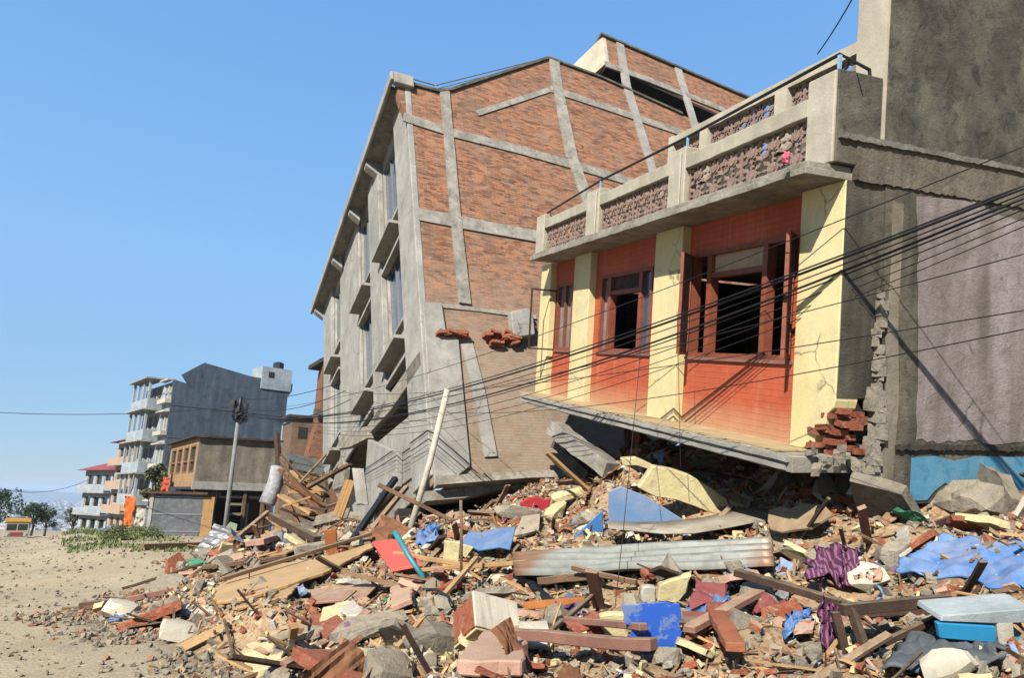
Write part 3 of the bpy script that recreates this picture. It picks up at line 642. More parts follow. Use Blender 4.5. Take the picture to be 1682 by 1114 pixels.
mb = MB(); mb.prism([BL(s3-.4, v3, 0)+BF*2.2, BL(s2, v2-.2, 0)+BF*2.2, BL(s2, v2-2.4, 0)+BF*2.2, BL(s3-.4, v3-1.9, 0)+BF*2.2], BF*.2); bpart(mb, 'inner_wall', dark_in, parent=pent)
# street facade
vTop, vBot = 4.8, -3.25
bays = [(1.36, 3.36), (4.69, 6.51), (9.8, 11.33)]
holes_ = []
for a, b in bays:
    for k in (0, 1): holes_.append((a+.05, b-.05, 1.45-3.75*k, 4.1-3.75*k+(.25 if k == 0 else -.1)))
mb = MB(); mb.holes(FF, .05, 13.0, vBot, vTop, -.30, -.06, holes_); bpart(mb, 'street_wall', concrete_pale, FF)
for k, (a, b, c) in enumerate(((-.02, 1.36, .12), (3.36, 4.69, .12), (6.51, 9.8, .04), (11.33, 13.07, .08))):
    mb = MB()
    if k == 0: mb.box(FF, a, b, -7.2, vTop, -.06+.0, c); 
    else: mb.box(FF, a, b, vBot-(.9 if k == 1 else 0.5), vTop, -.06, c)
    bpart(mb, 'street_column', concrete_pale, FF, bevel=.02)
mb = MB(); mb.box(FF, .0, .62, -7.25, -2.9, -.5, -.061); bpart(mb, 'corner_wall_stub', concrete_pale, FF)
for hi, (a, b, v0, v1) in enumerate(holes_):
    mb = sash(FF, a, b, v0, v1, -.18, .08, .07); m_ = (a+b)/2
    for q in (a+(b-a)*.36, a+(b-a)*.68): mb.box(FF, q-.03, q+.03, v0+.07, v1-.07, -.22, -.14)
    wo_ = bpart(mb, 'window', pipe_grey, FF); bpart(pane(FF, a+.07, b-.07, v0+.07, v1-.07, -.2), 'pane', glass, FF, wo_)
    mb = MB(); mb.box(FF, a-.06, b+.06, v0-.1, v0-.002, -.06, .07); bpart(mb, 'sill', concrete_pale, FF, wo_)
    mb = MB(); mb.box(FF, a+.02, b-.02, v0+.02, v0+1.9, -.32, -.3); bpart(mb, 'curtain', curtain, FF, wo_)
for (a, b) in bays:
    for k in (0, 1, 2):
        v = .66-3.75*k
        if k == 2: continue
        mb = MB(); mb.box(FF, a-.02, b+.02, v, v+.1, -.061, .4)
        bpart(mb, 'window_canopy', concrete_pale, FF); mb = MB(); mb.box(FF, a, b, v-.5, v-.4, -.06, .12); bpart(mb, 'facade_moulding', concrete_pale, FF)
# roof slab with deep fascia and brackets
mb = MB(); mb.box(FF, .27, 13.6, vTop, vTop+.16, -13, .499); bpart(mb, 'roof_slab', concrete, FF)
mb = MB(); mb.box(FF, -.2, 13.6, vTop-.08, vTop+.26, .5, .6); bpart(mb, 'roof_fascia', concrete_pale, FF, bevel=.02)
mb = MB(); mb.box(FF, -.18, -.003, vTop-.14, vTop+.3, -.12, .499); bpart(mb, 'fascia_return', concrete, FF, bevel=.02)
for f_ in (3.36, 5.9, 9.0, 13.0):
    mb = MB(); mb.prism([FF(f_, vTop-.01, .12), FF(f_, vTop-.01, .49), FF(f_, vTop-.24, .49), FF(f_, vTop-.55, .12)], BF*.28); bpart(mb, 'roof_bracket', concrete_pale, FF)
for v in (.3, -3.3):
    mb = MB(); mb.prism([BL(.26, v, 0)+BF*.3, BL(10, v, 0)+BF*.3, BL(10, v, 0)+BF*12.6, BL(.26, v, 0)+BF*12.6], BL.b*-.2); bpart(mb, 'floor_slab', concrete)
mb = MB(); mb.prism([BL(.3, vBot, 0)+BF*12.6, BL(10, vBot, 0)+BF*12.6, BL(10, vTop, 0)+BF*12.6, BL(.3, vTop, 0)+BF*12.6], BF*.25); bpart(mb, 'rear_wall', brick_main)
mb = MB(); mb.prism([BL(6.5, -6.5, 0)+BF*.4, BL(6.5, vTop, 0)+BF*.4, BL(6.5, vTop, 0)+BF*12.4, BL(6.5, -3.3, 0)+BF*12.4], BL.a*.2); bpart(mb, 'inner_partition', dark_in)
for p in ((646,117),(716,137),(900,91)):
    q = BL(*bs(*p), -.05); mb = MB(); mb.tube([q-BL.b*.35, q], .025, 5); bpart(mb, 'railing_post', pipe_grey)
mb = MB(); mb.tube([BL(*bs(*p), -.05) for p in ((646,118),(716,138),(900,92))], .02, 5); mb.tube([BL(*bs(*p), -.05) for p in ((646,126),(716,144),(900,97))], .015, 5); bpart(mb, 'railing', pipe_grey)
# broken lower storey: displaced concrete panels hanging between the columns
def fpoly(pts, s_, th, name, m, nm='x', dd=0):
    q = [on_plane(x, y, BL.o-BL.a*s_, nF) for x, y in pts]
    mb = MB(); mb.prism(q, BL.a*th+BF*dd); return bpart(mb, name, m, FF, bevel=.015)
fpoly([(612,733),(690,668),(702,712),(700,768),(640,812),(600,842),(604,790)], .05, .2, 'fallen_spandrel', concrete_pale)
fpoly([(604,722),(652,744),(651,800),(606,846),(599,790)], .2, .15, 'fallen_spandrel', concrete_pale)
fpoly([(640,812),(706,758),(712,790),(650,850),(590,905),(575,895)], .0, .25, 'fallen_spandrel', concrete)
fpoly([(603,700),(634,655),(690,575),(692,600),(640,676),(607,712)], .12, .18, 'hanging_beam', concrete_slab)
fpoly([(556,715),(602,700),(604,720),(575,735),(556,738)], .1, .3, 'hanging_beam', concrete_slab)
fpoly([(578,830),(606,800),(605,850),(585,868)], .15, .15, 'fallen_spandrel', concrete_pale)
fpoly([(545,800),(560,745),(566,770),(560,830)], .1, .2, 'hanging_beam', concrete)
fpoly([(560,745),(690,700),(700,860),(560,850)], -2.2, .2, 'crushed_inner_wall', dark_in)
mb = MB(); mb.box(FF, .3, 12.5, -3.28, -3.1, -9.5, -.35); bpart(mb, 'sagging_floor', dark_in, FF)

mb = MB(); rn = random.Random(12)
mb.prism([BL(-.2, -7.3, -2.2), BL(12, -7.3, -2.2), BL(12, -10.5, -2.2), BL(-.6, -10.8, -2.2)], BF*.3); bpart(mb, 'crushed_ground_floor', dark_in)  # added wall closing the gap, its dark colour paints the shade beneath
mb = MB(); mb.prism([BL(.6, -7.2, 0)+BF*.2, BL(9, -7.0, 0)+BF*.2, BL(9, -6.0, 0)+BF*10, BL(.6, -6.2, 0)+BF*10], BL.b*-.2); bpart(mb, 'lowest_floor_slab', concrete)
for k in range(14):
    s_ = rn.uniform(.4, 8); p = BL(s_, -7.3, -rn.uniform(.1, 1.6)); mb = MB(); mb.tube([p, p+V((rn.uniform(-.3,.3), rn.uniform(-.2,.2), -.4)), p+V((rn.uniform(-.5,.5), rn.uniform(-.3,.3), -rn.uniform(.6, 1.1)))], .012, 4); bpart(mb, 'reinforcing_bar', rust)
# ================================================================== BACKGROUND BUILDINGS
def dirs(az): a = R(az); return V((math.sin(a), math.cos(a), 0))
UPV = V((0,0,1))
class Bldg:
    def __init__(s, px, d, az_front, az_side, label, cat='building', z0=None):
        p = P(px, 800, d); s.z0 = ground_z(p.x, p.y)-.3 if z0 is None else z0; s.o = V((p.x, p.y, s.z0))
        a, b = dirs(az_side), dirs(az_front)
        s.side = Frame(s.o, a, UPV, V((a.y, -a.x, 0))); s.front = Frame(s.o, b, UPV, V((-b.y, b.x, 0)))
        s.r = root(label[0], s.o, label[1], cat)
    def sp(s, px, py): a, b, _ = s.side.loc(on_plane(px, py, s.side.o, s.side.c)); return a, b
    def fp(s, px, py): a, b, _ = s.front.loc(on_plane(px, py, s.front.o, s.front.c)); return a, b
    def part(s, mb, name, m, fr=None, parent=None, **k): return build(mb, name, m, parent or s.r, fr=fr or s.side, **k)
grey_side = weathered('dark_grey_block_wall', '526170', '3d4b59', '7c8791', .5, streak=.5, dirt='36424c')
white_far = weathered('whitewashed_facade', 'b9c3ca', '98a4ac', '6d777d', .8, dirt='87929a', streak=.3)
g = Bldg(262, 62, -42, 48, ('grey_apartment_building', 'five storey block with dark grey side wall and white bay windows on the slope'), 'apartment block')
gt = g.sp(268, 621)[1]
gp = [(0,0),(10.9,0),(10.9,g.sp(450,700)[1]),(11.2,g.sp(452,690)[1]),(11.2,g.sp(452,650)[1]),(11.6,g.sp(455,640)[1]),(11.6,g.sp(459,628)[1]),g.sp(411,618),g.sp(336,596),g.sp(300,615),(1.3,gt-.3),(0,gt)]
mb = MB(); mb.prism([g.side(a, b, 0) for a, b in gp], -g.side.c*.4); g.part(mb, 'side_wall', grey_side)
mb = MB(); mb.box(g.side, .0, 10.8, gt-1.2, gt-1.0, -8.9, -.41); g.part(mb, 'roof', concrete)
mb = MB(); mb.box(g.side, 10.6, 10.9, 0, gt-1, -12.5, -.41); g.part(mb, 'far_wall', grey_side)
for k in range(4):
    mb = MB(); mb.box(g.side, .05, 10.8, 3.1+k*3.0, 3.22+k*3.0, .0, .04); g.part(mb, 'floor_band', plain('slate_band', '59626a'))
mb = MB(); tz = gt+.2; mb.box(g.side, 8.2, 11.4, tz, tz+2.3, -2.6, .12); tk = g.part(mb, 'roof_room', white_far)
mb = MB(); mb.box(g.side, 8.9, 9.5, tz+1.2, tz+1.8, .121, .14); g.part(mb, 'vent', dark_in, parent=tk)
q = g.side(10.3, tz+2.3, -1.0); mb = MB(); mb.tube([q, q+V((0,0,.7)), q+V((0,0,.85))], [.55,.55,.3], 12); g.part(mb, 'water_tank', black, parent=tk)
hs = []
for k in range(4):
    v = .9+3.0*(k+1)-.1
    for a, b in ((.45,1.25),(1.55,2.35)): hs.append((a, b, v, v+1.5))
    for a, b in ((3.6,4.9),(5.3,6.6),(7.0,8.3)): hs.append((a, b, v, v+1.6))
mb = MB(); mb.holes(g.front, .05, 9.0, 0, gt-.2, -.4, -.0, hs+[(1.0,3.2,.2,2.7),(5,8,.2,2.7)]); g.part(mb, 'front_wall', white_far, g.front)
for a, b, v0, v1 in hs:
    mb = sash(g.front, a, b, v0, v1, -.15, .1, .09); mb.box(g.front, (a+b)/2-.05, (a+b)/2+.05, v0+.09, v1-.09, -.2, -.1); w_ = g.part(mb, 'window', white_p, g.front)
    mb = pane(g.front, a+.09, b-.09, v0+.09, v1-.09, -.22); g.part(mb, 'pane', glass_dark, g.front, w_)
for k in range(4):
    v = 3.0*(k+1)
    mb = MB(); mb.box(g.front, 3.0, 8.9, v-.1, v+.12, .001, 1.3); bal = g.part(mb, 'balcony', white_far, g.front)
    mb = MB(); mb.box(g.front, 3.0, 8.9, v+.12, v+.9, 1.18, 1.3); mb.box(g.front, 3.0, 3.12, v+.12, v+.9, .01, 1.18); g.part(mb, 'balcony_wall', white_far, g.front, bal)
    for q in (3.1, 5.0, 6.8, 8.6): mb = MB(); mb.box(g.front, q, q+.22, v+.9, v+2.75, 1.08, 1.3); g.part(mb, 'post', white_far, g.front, bal)
    mb = MB(); mb.box(g.front, 2.7, 9.1, v+2.75, v+2.88, .001, 1.75); g.part(mb, 'canopy', concrete_pale, g.front, bal)
    mb = MB(); mb.box(g.front, .15, 2.7, v+.3, v+.7, .001, .55); g.part(mb, 'bay_sill', white_p, g.front); mb = MB(); mb.box(g.front, .15, 2.7, v+2.45, v+2.6, .001, .55); g.part(mb, 'bay_hood', white_p, g.front)
q = g.front(.9, 2.2, .5)
# two houses lower down the hill
def side_house(px, d, az, L, top, label, mat_w, roofm, floors, D=8, over=.6):
    h = Bldg(px, d, az, az+90, label, 'house'); h.z0 = h.o.z; Ht = top-h.z0
    hs = []; st = Ht/floors; n = max(2, int(L/2.4))
    for k in range(floors):
        for i in range(n): a = .5+i*(L-.6)/n; hs.append((a, a+(L-.6)/n-.7, k*st+.9, k*st+st-.5))
    mb = MB(); mb.holes(h.front, 0, L, 0, Ht, -.3, 0, hs); h.part(mb, 'front_wall', mat_w, h.front)
    mb = MB(); mb.box(h.side, .301, D, 0, Ht, -.3, 0); h.part(mb, 'side_wall', mat_w)
    mb = MB(); mb.box(h.side, .301, D, 0, Ht, -L, -L+.3); mb2 = MB(); mb2.box(h.side, D-.3, D, 0, Ht, -L+.31, -.31); h.part(mb, 'end_wall', mat_w); h.part(mb2, 'back_wall', mat_w)
    for a, b, v0, v1 in hs:
        w_ = h.part(sash(h.front, a, b, v0, v1, -.12, .1, .08), 'window', white_p, h.front); h.part(pane(h.front, a+.08, b-.08, v0+.08, v1-.08, -.2), 'pane', glass_dark, h.front, w_)
    for k in range(1, floors): mb = MB(); mb.box(h.front, -.1, L+.1, k*st-.12, k*st+.08, .001, .9); h.part(mb, 'balcony_slab', concrete_pale, h.front)
    for k in range(1, floors): mb = MB(); mb.box(h.front, 0, L, k*st+.08, k*st+.8, .8, .88); h.part(mb, 'balcony_wall', mat_w, h.front)
    mb = MB(); f = h.front
    e = [f(-over, Ht, over+.4), f(L+over, Ht, over+.4), f(L+over, Ht, -D-over), f(-over, Ht, -D-over)]
    r_ = [f(D*.35, Ht+1.5, -D*.45), f(max(L-D*.35, D*.35+.4), Ht+1.5, -D*.45)]
    mb.add(e+r_, [(0,1,5,4),(1,2,5),(2,3,4,5),(3,0,4),(3,2,1,0)]); h.part(mb, 'roof', roofm)
    return h
redroof = plain('faded_red_roof', 'a24a4a', .8, .2, scale=3)
side_house(217, 75, -42, 8.6, 7.2, ('peach_house', 'narrow peach house with red roof beyond the white bay windows'), weathered('peach_wall', 'cfae93', 'b99c84', '8f7a68', 1), redroof, 4, 7)
side_house(183, 86, -55, 7.4, 4.1, ('white_house', 'lowest pale grey house with red hipped roof at the end of the row'), white_far, redroof, 3, 7)
# timber and render shop
sh = Bldg(318, 36, -35, 55, ('old_shop_house', 'low two storey shop with stained render upper wall behind the metal pole'), 'shop')
st1 = sh.sp(318, 800)[1]; st2 = sh.sp(318, 718)[1]; sl = sh.sp(452, 760)[0]
render_stain = weathered('stained_render', '958c7b', '716a5c', '3d3932', 1.2, streak=.7, dirt='5a5448')
mb = MB(); long_box(mb, sh.side, 0, sl, st1, st2, -.2, 0, 14, .03, seed=2); sh.part(mb, 'upper_wall', render_stain)
mb = MB(); long_box(mb, sh.side, -.1, sl+.1, st1-.12, st1+.28, -.1, .12, 14, .02, seed=3); sh.part(mb, 'string_course', concrete_pale)
mb = MB(); long_box(mb, sh.side, -.3, sl+.3, st2+.0, st2+.1, -8.9, .25, 14, .03, seed=4); sh.part(mb, 'roof', wood_dark)
hs = [(.6+i*1.9, 2.0+i*1.9, st1+.75, st2-.35) for i in range(4)]
mb = MB(); mb.holes(sh.front, .201, 8.4, st1, st2, -.2, 0, hs); sh.part(mb, 'front_wall', weathered('tan_render', 'b5926c', '94734f', None, 2), sh.front)
for a, b, v0, v1 in hs:
    w_ = sh.part(sash(sh.front, a, b, v0, v1, -.05, .12, .1, [v0+.6]), 'window', wood_old, sh.front); sh.part(pane(sh.front, a+.1, b-.1, v0+.1, v1-.1, -.1), 'pane', dark_in, sh.front, w_)
mb = MB(); mb.box(sh.side, .0, sl, -.1, st1-.13, -5, -4.8); sh.part(mb, 'inner_wall', dark_in)
mb = MB(); mb.box(sh.side, sl-.2, sl, -.1, st1-.13, -4.79, -.0); sh.part(mb, 'shop_side', wood_dark)
for a in (.05, 1.05, 2.6, 3.6):
    mb = MB(); mb.box(sh.side, a, a+.16, -.2, st1-.13, -.2, -.02); sh.part(mb, 'post', wood_old)
mb = MB(); mb.box(sh.side, 1.22, sl, st1-.55, st1-.13, -.25, -.1); sh.part(mb, 'fascia_board', dark_in)
dfm = weathered('pale_door_frame', '9c9a7f', '7d7a62', None, 4)
dr = sh.part(sash(sh.side, 1.9, 3.0, -.1, st1-.8, -.3, .12, .12, [1.3]), 'door_frame', dfm)
for k in range(5): mb = MB(); mb.box(sh.side, 2.06, 2.84, .25+k*.38, .3+k*.38, -.5, -.35); sh.part(mb, 'shelf', wood_old, parent=dr)
# grey metal kiosk panel at the left of the shop
kb = Bldg(250, 33, -35, 80, ('metal_kiosk', 'grey dented metal kiosk with a pale corner post left of the shop'), 'kiosk')
kw = kb.sp(331, 850)[0]; kh = kb.sp(290, 812)[1]
mb = MB(); mb.box(kb.side, .16, kw, 0, kh, -.06, 0); kf = kb.part(mb, 'front_sheet', weathered('dull_metal_sheet', '7d8287', '5e6266', '46494c', 2.2, streak=.3, dirt='8f9296', bump=.6, metal=.2))
mb = MB()
for k in range(3): mb.box(kb.side, .17, kw-.01, .5+k*.8, .56+k*.8, .001, .03)
kb.part(mb, 'sheet_rib', pipe_grey, parent=kf)
mb = MB(); mb.box(kb.side, 0, .16, -.2, kh+.1, -.12, .04); kb.part(mb, 'corner_post', concrete_pale)
mb = MB(); mb.box(kb.side, -.2, kw+.2, kh, kh+.12, -2.8, .25); kb.part(mb, 'roof', wood_dark)
mb = MB(); mb.box(kb.side, kw-.05, kw, 0, kh, -2.5, -.061); kb.part(mb, 'side_sheet', rust)
mb = MB(); mb.box(kb.side, kw+.001, kw+.5, .3, kh-.1, -.05, 0); kb.part(mb, 'open_shutter', wood_tan)
# brick house behind the leaning block and brown shed beside it
bh = Bldg(508, 47, -38, 60, ('narrow_brick_house', 'orange brick house glimpsed left of the leaning block'), 'house')
mb = MB(); top = bh.sp(515, 592)[1]; L_ = bh.sp(560, 700)[0]
mb.prism([bh.side(a, b, 0) for a, b in ((-.5,0),(L_+5,0),(L_+5,top),(.25,top),(.2,bh.sp(508,690)[1]),(-.25,bh.sp(498,740)[1]))], dirs(-20)*5); bh.part(mb, 'brick_wall', brick_far)
mb = MB(); mb.prism([bh.side(a, top, c) for a, c in ((.1,.15),(L_+5,.15),(L_+5,-4),(.1,-4))], UPV*.3); bh.part(mb, 'roof_edge', wood_dark)
mb = MB(); mb.box(bh.side, -.2, L_+5, bh.sp(510,682)[1], bh.sp(510,672)[1], .001, .4); bh.part(mb, 'ledge', concrete_dark)
mb = MB(); mb.box(bh.side, .7, 1.3, top-2.4, top-1.2, .001, .02); bh.part(mb, 'window', dark_in)
sd_ = Bldg(470, 52, -38, 62, ('brown_shed', 'small brown masonry shed with flat dark roof left of the orange brick house'), 'shed')
t_ = sd_.sp(480, 690)[1]; mb = MB(); mb.prism([sd_.side(a, b, 0) for a, b in ((0,0),(4.5,0),(4.5,t_+.2),(0,t_))], -sd_.side.c*4); sd_.part(mb, 'wall', weathered('brown_masonry', '8a705c', '6d5646', None, 2))
mb = MB(); mb.box(sd_.side, -.4, 4.8, t_+.2, t_+.4, -4.2, .3); sd_.part(mb, 'roof', wood_dark)
mb = MB(); mb.box(sd_.side, .5, 1.2, t_-1.4, t_-.5, .001, .03); sd_.part(mb, 'window', dark_in)

# ================================================================== POLE AND CABLES
pb = P(370, 868, 27); pt_ = P(391, 690, 27)
pole = root('utility_pole', pb, 'slim grey metal pole crowded with cable junctions in front of the shop', 'utility pole')
mb = MB(); mb.tube([pb-V((0,0,.8)), pb.lerp(pt_, .35), pt_], [.1, .085, .065], 10); build(mb, 'pole_shaft', weathered('galvanised_pole', 'a3a7a8', '878a89', '6e5a48', 1.5, streak=.3, metal=.2), pole, smooth=True)
pe = P(396, 652, 27); mb = MB(); mb.tube([pt_, pe], [.085, .07], 8); build(mb, 'rusty_top', pipe, pole, smooth=True)
rn = random.Random(2); mb = MB()
for k in range(6):
    z = k/6; c = pt_.lerp(pe, .05+z*.8)+V((rn.uniform(-.25,.25), rn.uniform(-.1,.1), 0)); mb = MB(); mb.box(Frame(c, V((1, rn.uniform(-.3,.3), rn.uniform(-.2,.2))), UPV, V((0,-1,0))), -.09, .09, -.12, .12, -.1, .1); build(mb, 'junction_box', pipe, pole, bevel=.01)
for k in range(2): mb = MB(); c = pt_.lerp(pe, .25+.5*k); mb.box(Frame(c, V((1,.1,0)), UPV, V((0,-1,0))), -.35, .35, -.03, .03, -.03, .03); build(mb, 'cross_arm', pipe, pole)
mb = MB()
for k in range(5): 
    q = [pt_.lerp(pe, .3)+V((math.cos(t)*(.15+.04*k), .05*k-.1, math.sin(t)*(.3+.03*k))) for t in [i*.5 for i in range(14)]]; mb.tube(q, .015, 4)
build(mb, 'cable_coil', black, pole)
def cable(p, q, sag, r, label, group='cables strung from the pole past the tipped house', n=40):
    pts = [p.lerp(q, i/n)-V((0,0,sag*4*(i/n)*(1-i/n))) for i in range(n+1)]
    mb = MB(); mb.tube(pts, r, 5); return tag(build(mb, 'overhead_cable', black, smooth=True), label, 'cable', group)
rn = random.Random(77)
main = [(1790,262,.011),(1790,266,.018),(1790,275,.008),(1790,280,.016),(1790,288,.01),(1790,298,.007),(1790,312,.006),(1790,325,.006)]
for k, (x, y, r_) in enumerate(main):
    p = P(x, y, 5.38+.04*k); q = pt_.lerp(pe, .15+.1*k)
    cable(p, q, .75+.13*k+rn.uniform(-.05,.05), r_*.85, 'black cable in the sagging bundle across the house windows, '+('highest of the bundle','second from the top','third from the top','fourth from the top','fourth from the bottom','third from the bottom','second from the bottom','lowest of the bundle')[k])
cable(P(1790,196,5.4), P(420,672,28), .55, .006, 'topmost thin wire passing under the balcony slab of the tipped house', 'thin separate wires')
cable(P(1790,388,4.6), P(410,680,27), .5, .005, 'thin wire over the mauve plaster just below the cable bundle', 'thin separate wires')
cable(P(1790,492,4.4), P(520,640,24), .35, .005, 'upper of the two low wires crossing the mauve plaster', 'thin separate wires')
cable(P(1790,518,4.4), P(560,640,22), .7, .005, 'lower of the two low wires crossing the mauve plaster', 'thin separate wires')
for k, (y, sg) in enumerate(((655,.5),(668,.9),(676,1.2))): cable(P(395, y, 27), P(560+8*k, 628+14*k, 21), sg*.4, .012, ('highest','middle','lowest')[k]+' of three slack cables from pole top to the leaning block', 'slack cables at the pole')
cable(P(-60,674,30), P(395,668,27), .25, .014, 'straight wire across the sky left of the pole', 'sky wires')
cable(P(-60,786,40), P(150,786,60), 1.0, .02, 'low wire reaching the row of houses from the left', 'sky wires')
cable(P(1415,-30,6.5), P(1343,88,8), .03, .008, 'short steep wire rising from the terrace handrail', 'sky wires')
cable(P(1056,528,9.2), P(1010,1000,6.2), .1, .004, 'hair thin wire hanging from the bundle to the corrugated sheet', 'hanging wires')
cable(P(1112,512,8.9), P(1118,770,8.6), .05, .004, 'hair thin wire hanging beside the middle cream column', 'hanging wires')

# ================================================================== VEHICLE ON THE ROAD
tp = P(24, 890, 78); tz = ground_z(tp.x, tp.y)
tz = max(tz, P(23, 894, 78).z); ta = math.atan2(-tp.x, tp.y)
fxy = V((-tp.x, -tp.y, 0)).normalized(); TF = Frame(V((tp.x, tp.y, tz)), V((-fxy.y, fxy.x, 0)), UPV, fxy)   # c = towards us
tr = root('cargo_truck', TF.o, 'small decorated truck with yellow header board coming over the road crest', 'truck')
yel = plain('yellow_paint', 'd9a832', .5); tw = plain('truck_cream', 'b8b2a6', .5); trd = plain('truck_red', '9c3f35', .5)
mb = MB(); mb.prism([TF(a, b, 0) for a, b in ((-1.15,.75),(1.15,.75),(1.2,1.5),(1.1,2.4),(-1.1,2.4),(-1.2,1.5))], fxy*-1.9); cabo = build(mb, 'cab', tw, tr, bevel=.06)
mb = MB(); mb.box(TF, -.98, -.06, 1.5, 2.2, .001, .02); mb2 = MB(); mb2.box(TF, .06, .98, 1.5, 2.2, .001, .02); build(mb, 'windscreen', glass_dark, cabo); build(mb2, 'windscreen', glass_dark, cabo)
mb = MB(); mb.box(TF, -1.25, 1.25, 2.41, 2.78, -1.2, .12); build(mb, 'header_board', yel, tr, bevel=.03)
mb = MB(); mb.box(TF, -1.2, 1.2, .45, .74, -.3, .15); build(mb, 'bumper', tw, tr, bevel=.03)
mb = MB(); mb.box(TF, -.6, .6, .9, 1.3, .001, .04); build(mb, 'grille', trd, cabo)
mb = MB(); mb.box(TF, -1.2, 1.2, .9, 2.7, -6.5, -1.95); build(mb, 'cargo_box', trd, tr, bevel=.03)
for sx in (-1, 1):
    c = TF(sx*.85, 1.1, .0); mb = MB(); mb.tube([c, c+fxy*.07], .14, 12); build(mb, 'headlight', white_p, cabo)
    for cc in (-.9, -5.2): c = TF(sx*1.0, .45, cc); mb = MB(); mb.tube([c-TF.a*.14, c+TF.a*.14], .46, 16); wh = build(mb, 'wheel', black, tr)

# ================================================================== TREES, SHRUBS, GRASS
def leafmat(name, c1, c2):
    t = NT(name); v = t.co(); n = t.noise(v, 1.8, 4, .6); g_ = t.n('ShaderNodeNewGeometry'); 
    col = t.mix(g_.outputs['Random Per Island'], lin(c1), lin(c2)); return t.out(col, .7, None, 0, .2)
leaf_dark = leafmat('dark_foliage', '2c4224', '465c36'); leaf_mid = leafmat('green_foliage', '56683f', '858c5c'); leaf_dull = leafmat('dusty_foliage', '3d4a30', '6d7350')
bark = plain('bark', '54473a', .95)
def leaf(mb, c, s_, rn):
    n = V((rn.gauss(0,1), rn.gauss(0,1), rn.gauss(0,1)+.6)).normalized(); a = n.orthogonal().normalized(); b = n.cross(a); t = rn.uniform(0, 6.28); a, b = a*math.cos(t)+b*math.sin(t), b*math.cos(t)-a*math.sin(t)
    mb.add([c-a*s_, c+b*s_*.5, c+a*s_, c-b*s_*.5], [(0,1,2,3)])
def tree(name, base, hgt, wid, label, lm, seed, n=1600, group=None, tr_=.18):
    rn = random.Random(seed); r = root(name, base, label, 'tree', group)
    mb = MB(); top = base+V((rn.uniform(-.3,.3), 0, hgt*.75)); mb.tube([base-V((0,0,.3)), base.lerp(top, .5)+V((.1,0,0)), top], [tr_, tr_*.7, tr_*.25], 7)
    cl = []
    for k in range(13):
        an = rn.uniform(0, 6.28); h_ = rn.uniform(.35, .95); rr = wid/2*math.sin(min(1, (1.15-h_)*1.6)*1.5)*rn.uniform(.4, .9); c = base+V((math.cos(an)*rr, math.sin(an)*rr, hgt*h_)); cl.append((c, wid*rn.uniform(.13, .24)))
        st_ = base.lerp(top, max(.3, h_-.3)); mb.tube([st_, st_.lerp(c, .6)+V((0,0,.1)), c], [tr_*.4, tr_*.25, tr_*.1], 5)
    build(mb, 'trunk', bark, r)
    mb = MB()
    for k in range(n):
        c, rad = rn.choice(cl); d = V((rn.gauss(0,1), rn.gauss(0,1), rn.gauss(0,.8))); d = d.normalized()*rad*rn.uniform(.5, 1.15)**.6; leaf(mb, c+d, rn.uniform(.5, 1.1)*max(.08, hgt*.045), rn)
    build(mb, 'crown', lm, r); return r
def gp_(px, d, dz=0): p = P(px, 850, d); return V((p.x, p.y, ground_z(p.x, p.y)+dz))
tree('roadside_tree', gp_(-6, 98, 1.0), 5.6, 7.0, 'tall dark tree at the left edge behind the truck', leaf_dark, 1, 2200)
tree('roadside_tree', gp_(56, 96, 1.0), 4.4, 3.4, 'narrow dark tree just right of the truck', leaf_dark, 2, 1600)
tree('roadside_tree', gp_(78, 100, .5), 3.6, 2.6, 'low rounded dark bush tree at the road crest', leaf_dark, 3, 1200)
tree('roadside_tree', gp_(-42, 90), 6.2, 5.0, 'dark tree cut by the left edge of the picture', leaf_dark, 12, 1600)
tree('hillside_tree', gp_(122, 92), 3.4, 2.2, 'small green tree beside the lowest pale house', leaf_dull, 4, 1200)
tree('street_tree', gp_(246, 40, .2), 3.9, 1.5, 'thin dusty tree between the kiosk and the grey block', leaf_dull, 5, 1500, tr_=.09)
for i, (px, d, h_, w_, lb, lm) in enumerate(((192,27,.6,1.1,'leafy green shrub on the verge in front of the kiosk',leaf_mid),(245,30,.6,1.4,'low yellow green shrub at the foot of the kiosk post',leaf_mid),(140,46,.5,2.0,'low green bush beside the blue tarpaulin',leaf_mid),(212,38,.6,1.8,'spreading green bush below the orange cloth',leaf_mid),(270,38,1.1,1.0,'small bush behind the kiosk roof',leaf_dull))):
    b_ = gp_(px, d); rn = random.Random(60+i); r_ = root('verge_shrub', b_, lb, 'shrub'); mb = MB()
    for k in range(9): an = rn.uniform(0, 6.28); mb.tube([b_, b_+V((math.cos(an)*w_*.35, math.sin(an)*w_*.2, h_*.8))], .012, 4)
    build(mb, 'stems', bark, r_); mb = MB()
    for k in range(1300):
        an = rn.uniform(0, 6.28); rr = w_/2*rn.random()**.5; leaf(mb, b_+V((math.cos(an)*rr, math.sin(an)*rr*.7, h_*rn.random()*(1-(rr/w_*1.6)**2*.8))), rn.uniform(.025, .055), rn)
    build(mb, 'foliage', lm, r_)
mb = MB(); rn = random.Random(31)
for k in range(9000):
    d = rn.uniform(21, 62); px = rn.uniform(108, 300) if d > 26 else rn.uniform(120, 330); p = P(px, 850, d); dd = p.x-(-.66*p.y-1.0)
    if dd < .6 or noise.noise(V((p.x*.35, p.y*.35, 9))) < -.12: continue
    z = ground_z(p.x, p.y); s_ = rn.uniform(.05, .17)*(1 if d < 30 else 1.6); an = rn.uniform(0, 3.14); a = V((math.cos(an), math.sin(an), 0))*.035*(1+d/40); l_ = V((rn.uniform(-.5,.5), rn.uniform(-.5,.5), 1))*s_
    b_ = V((p.x, p.y, z-.02)); mb.add([b_-a, b_+a, b_+l_], [(0,1,2)])
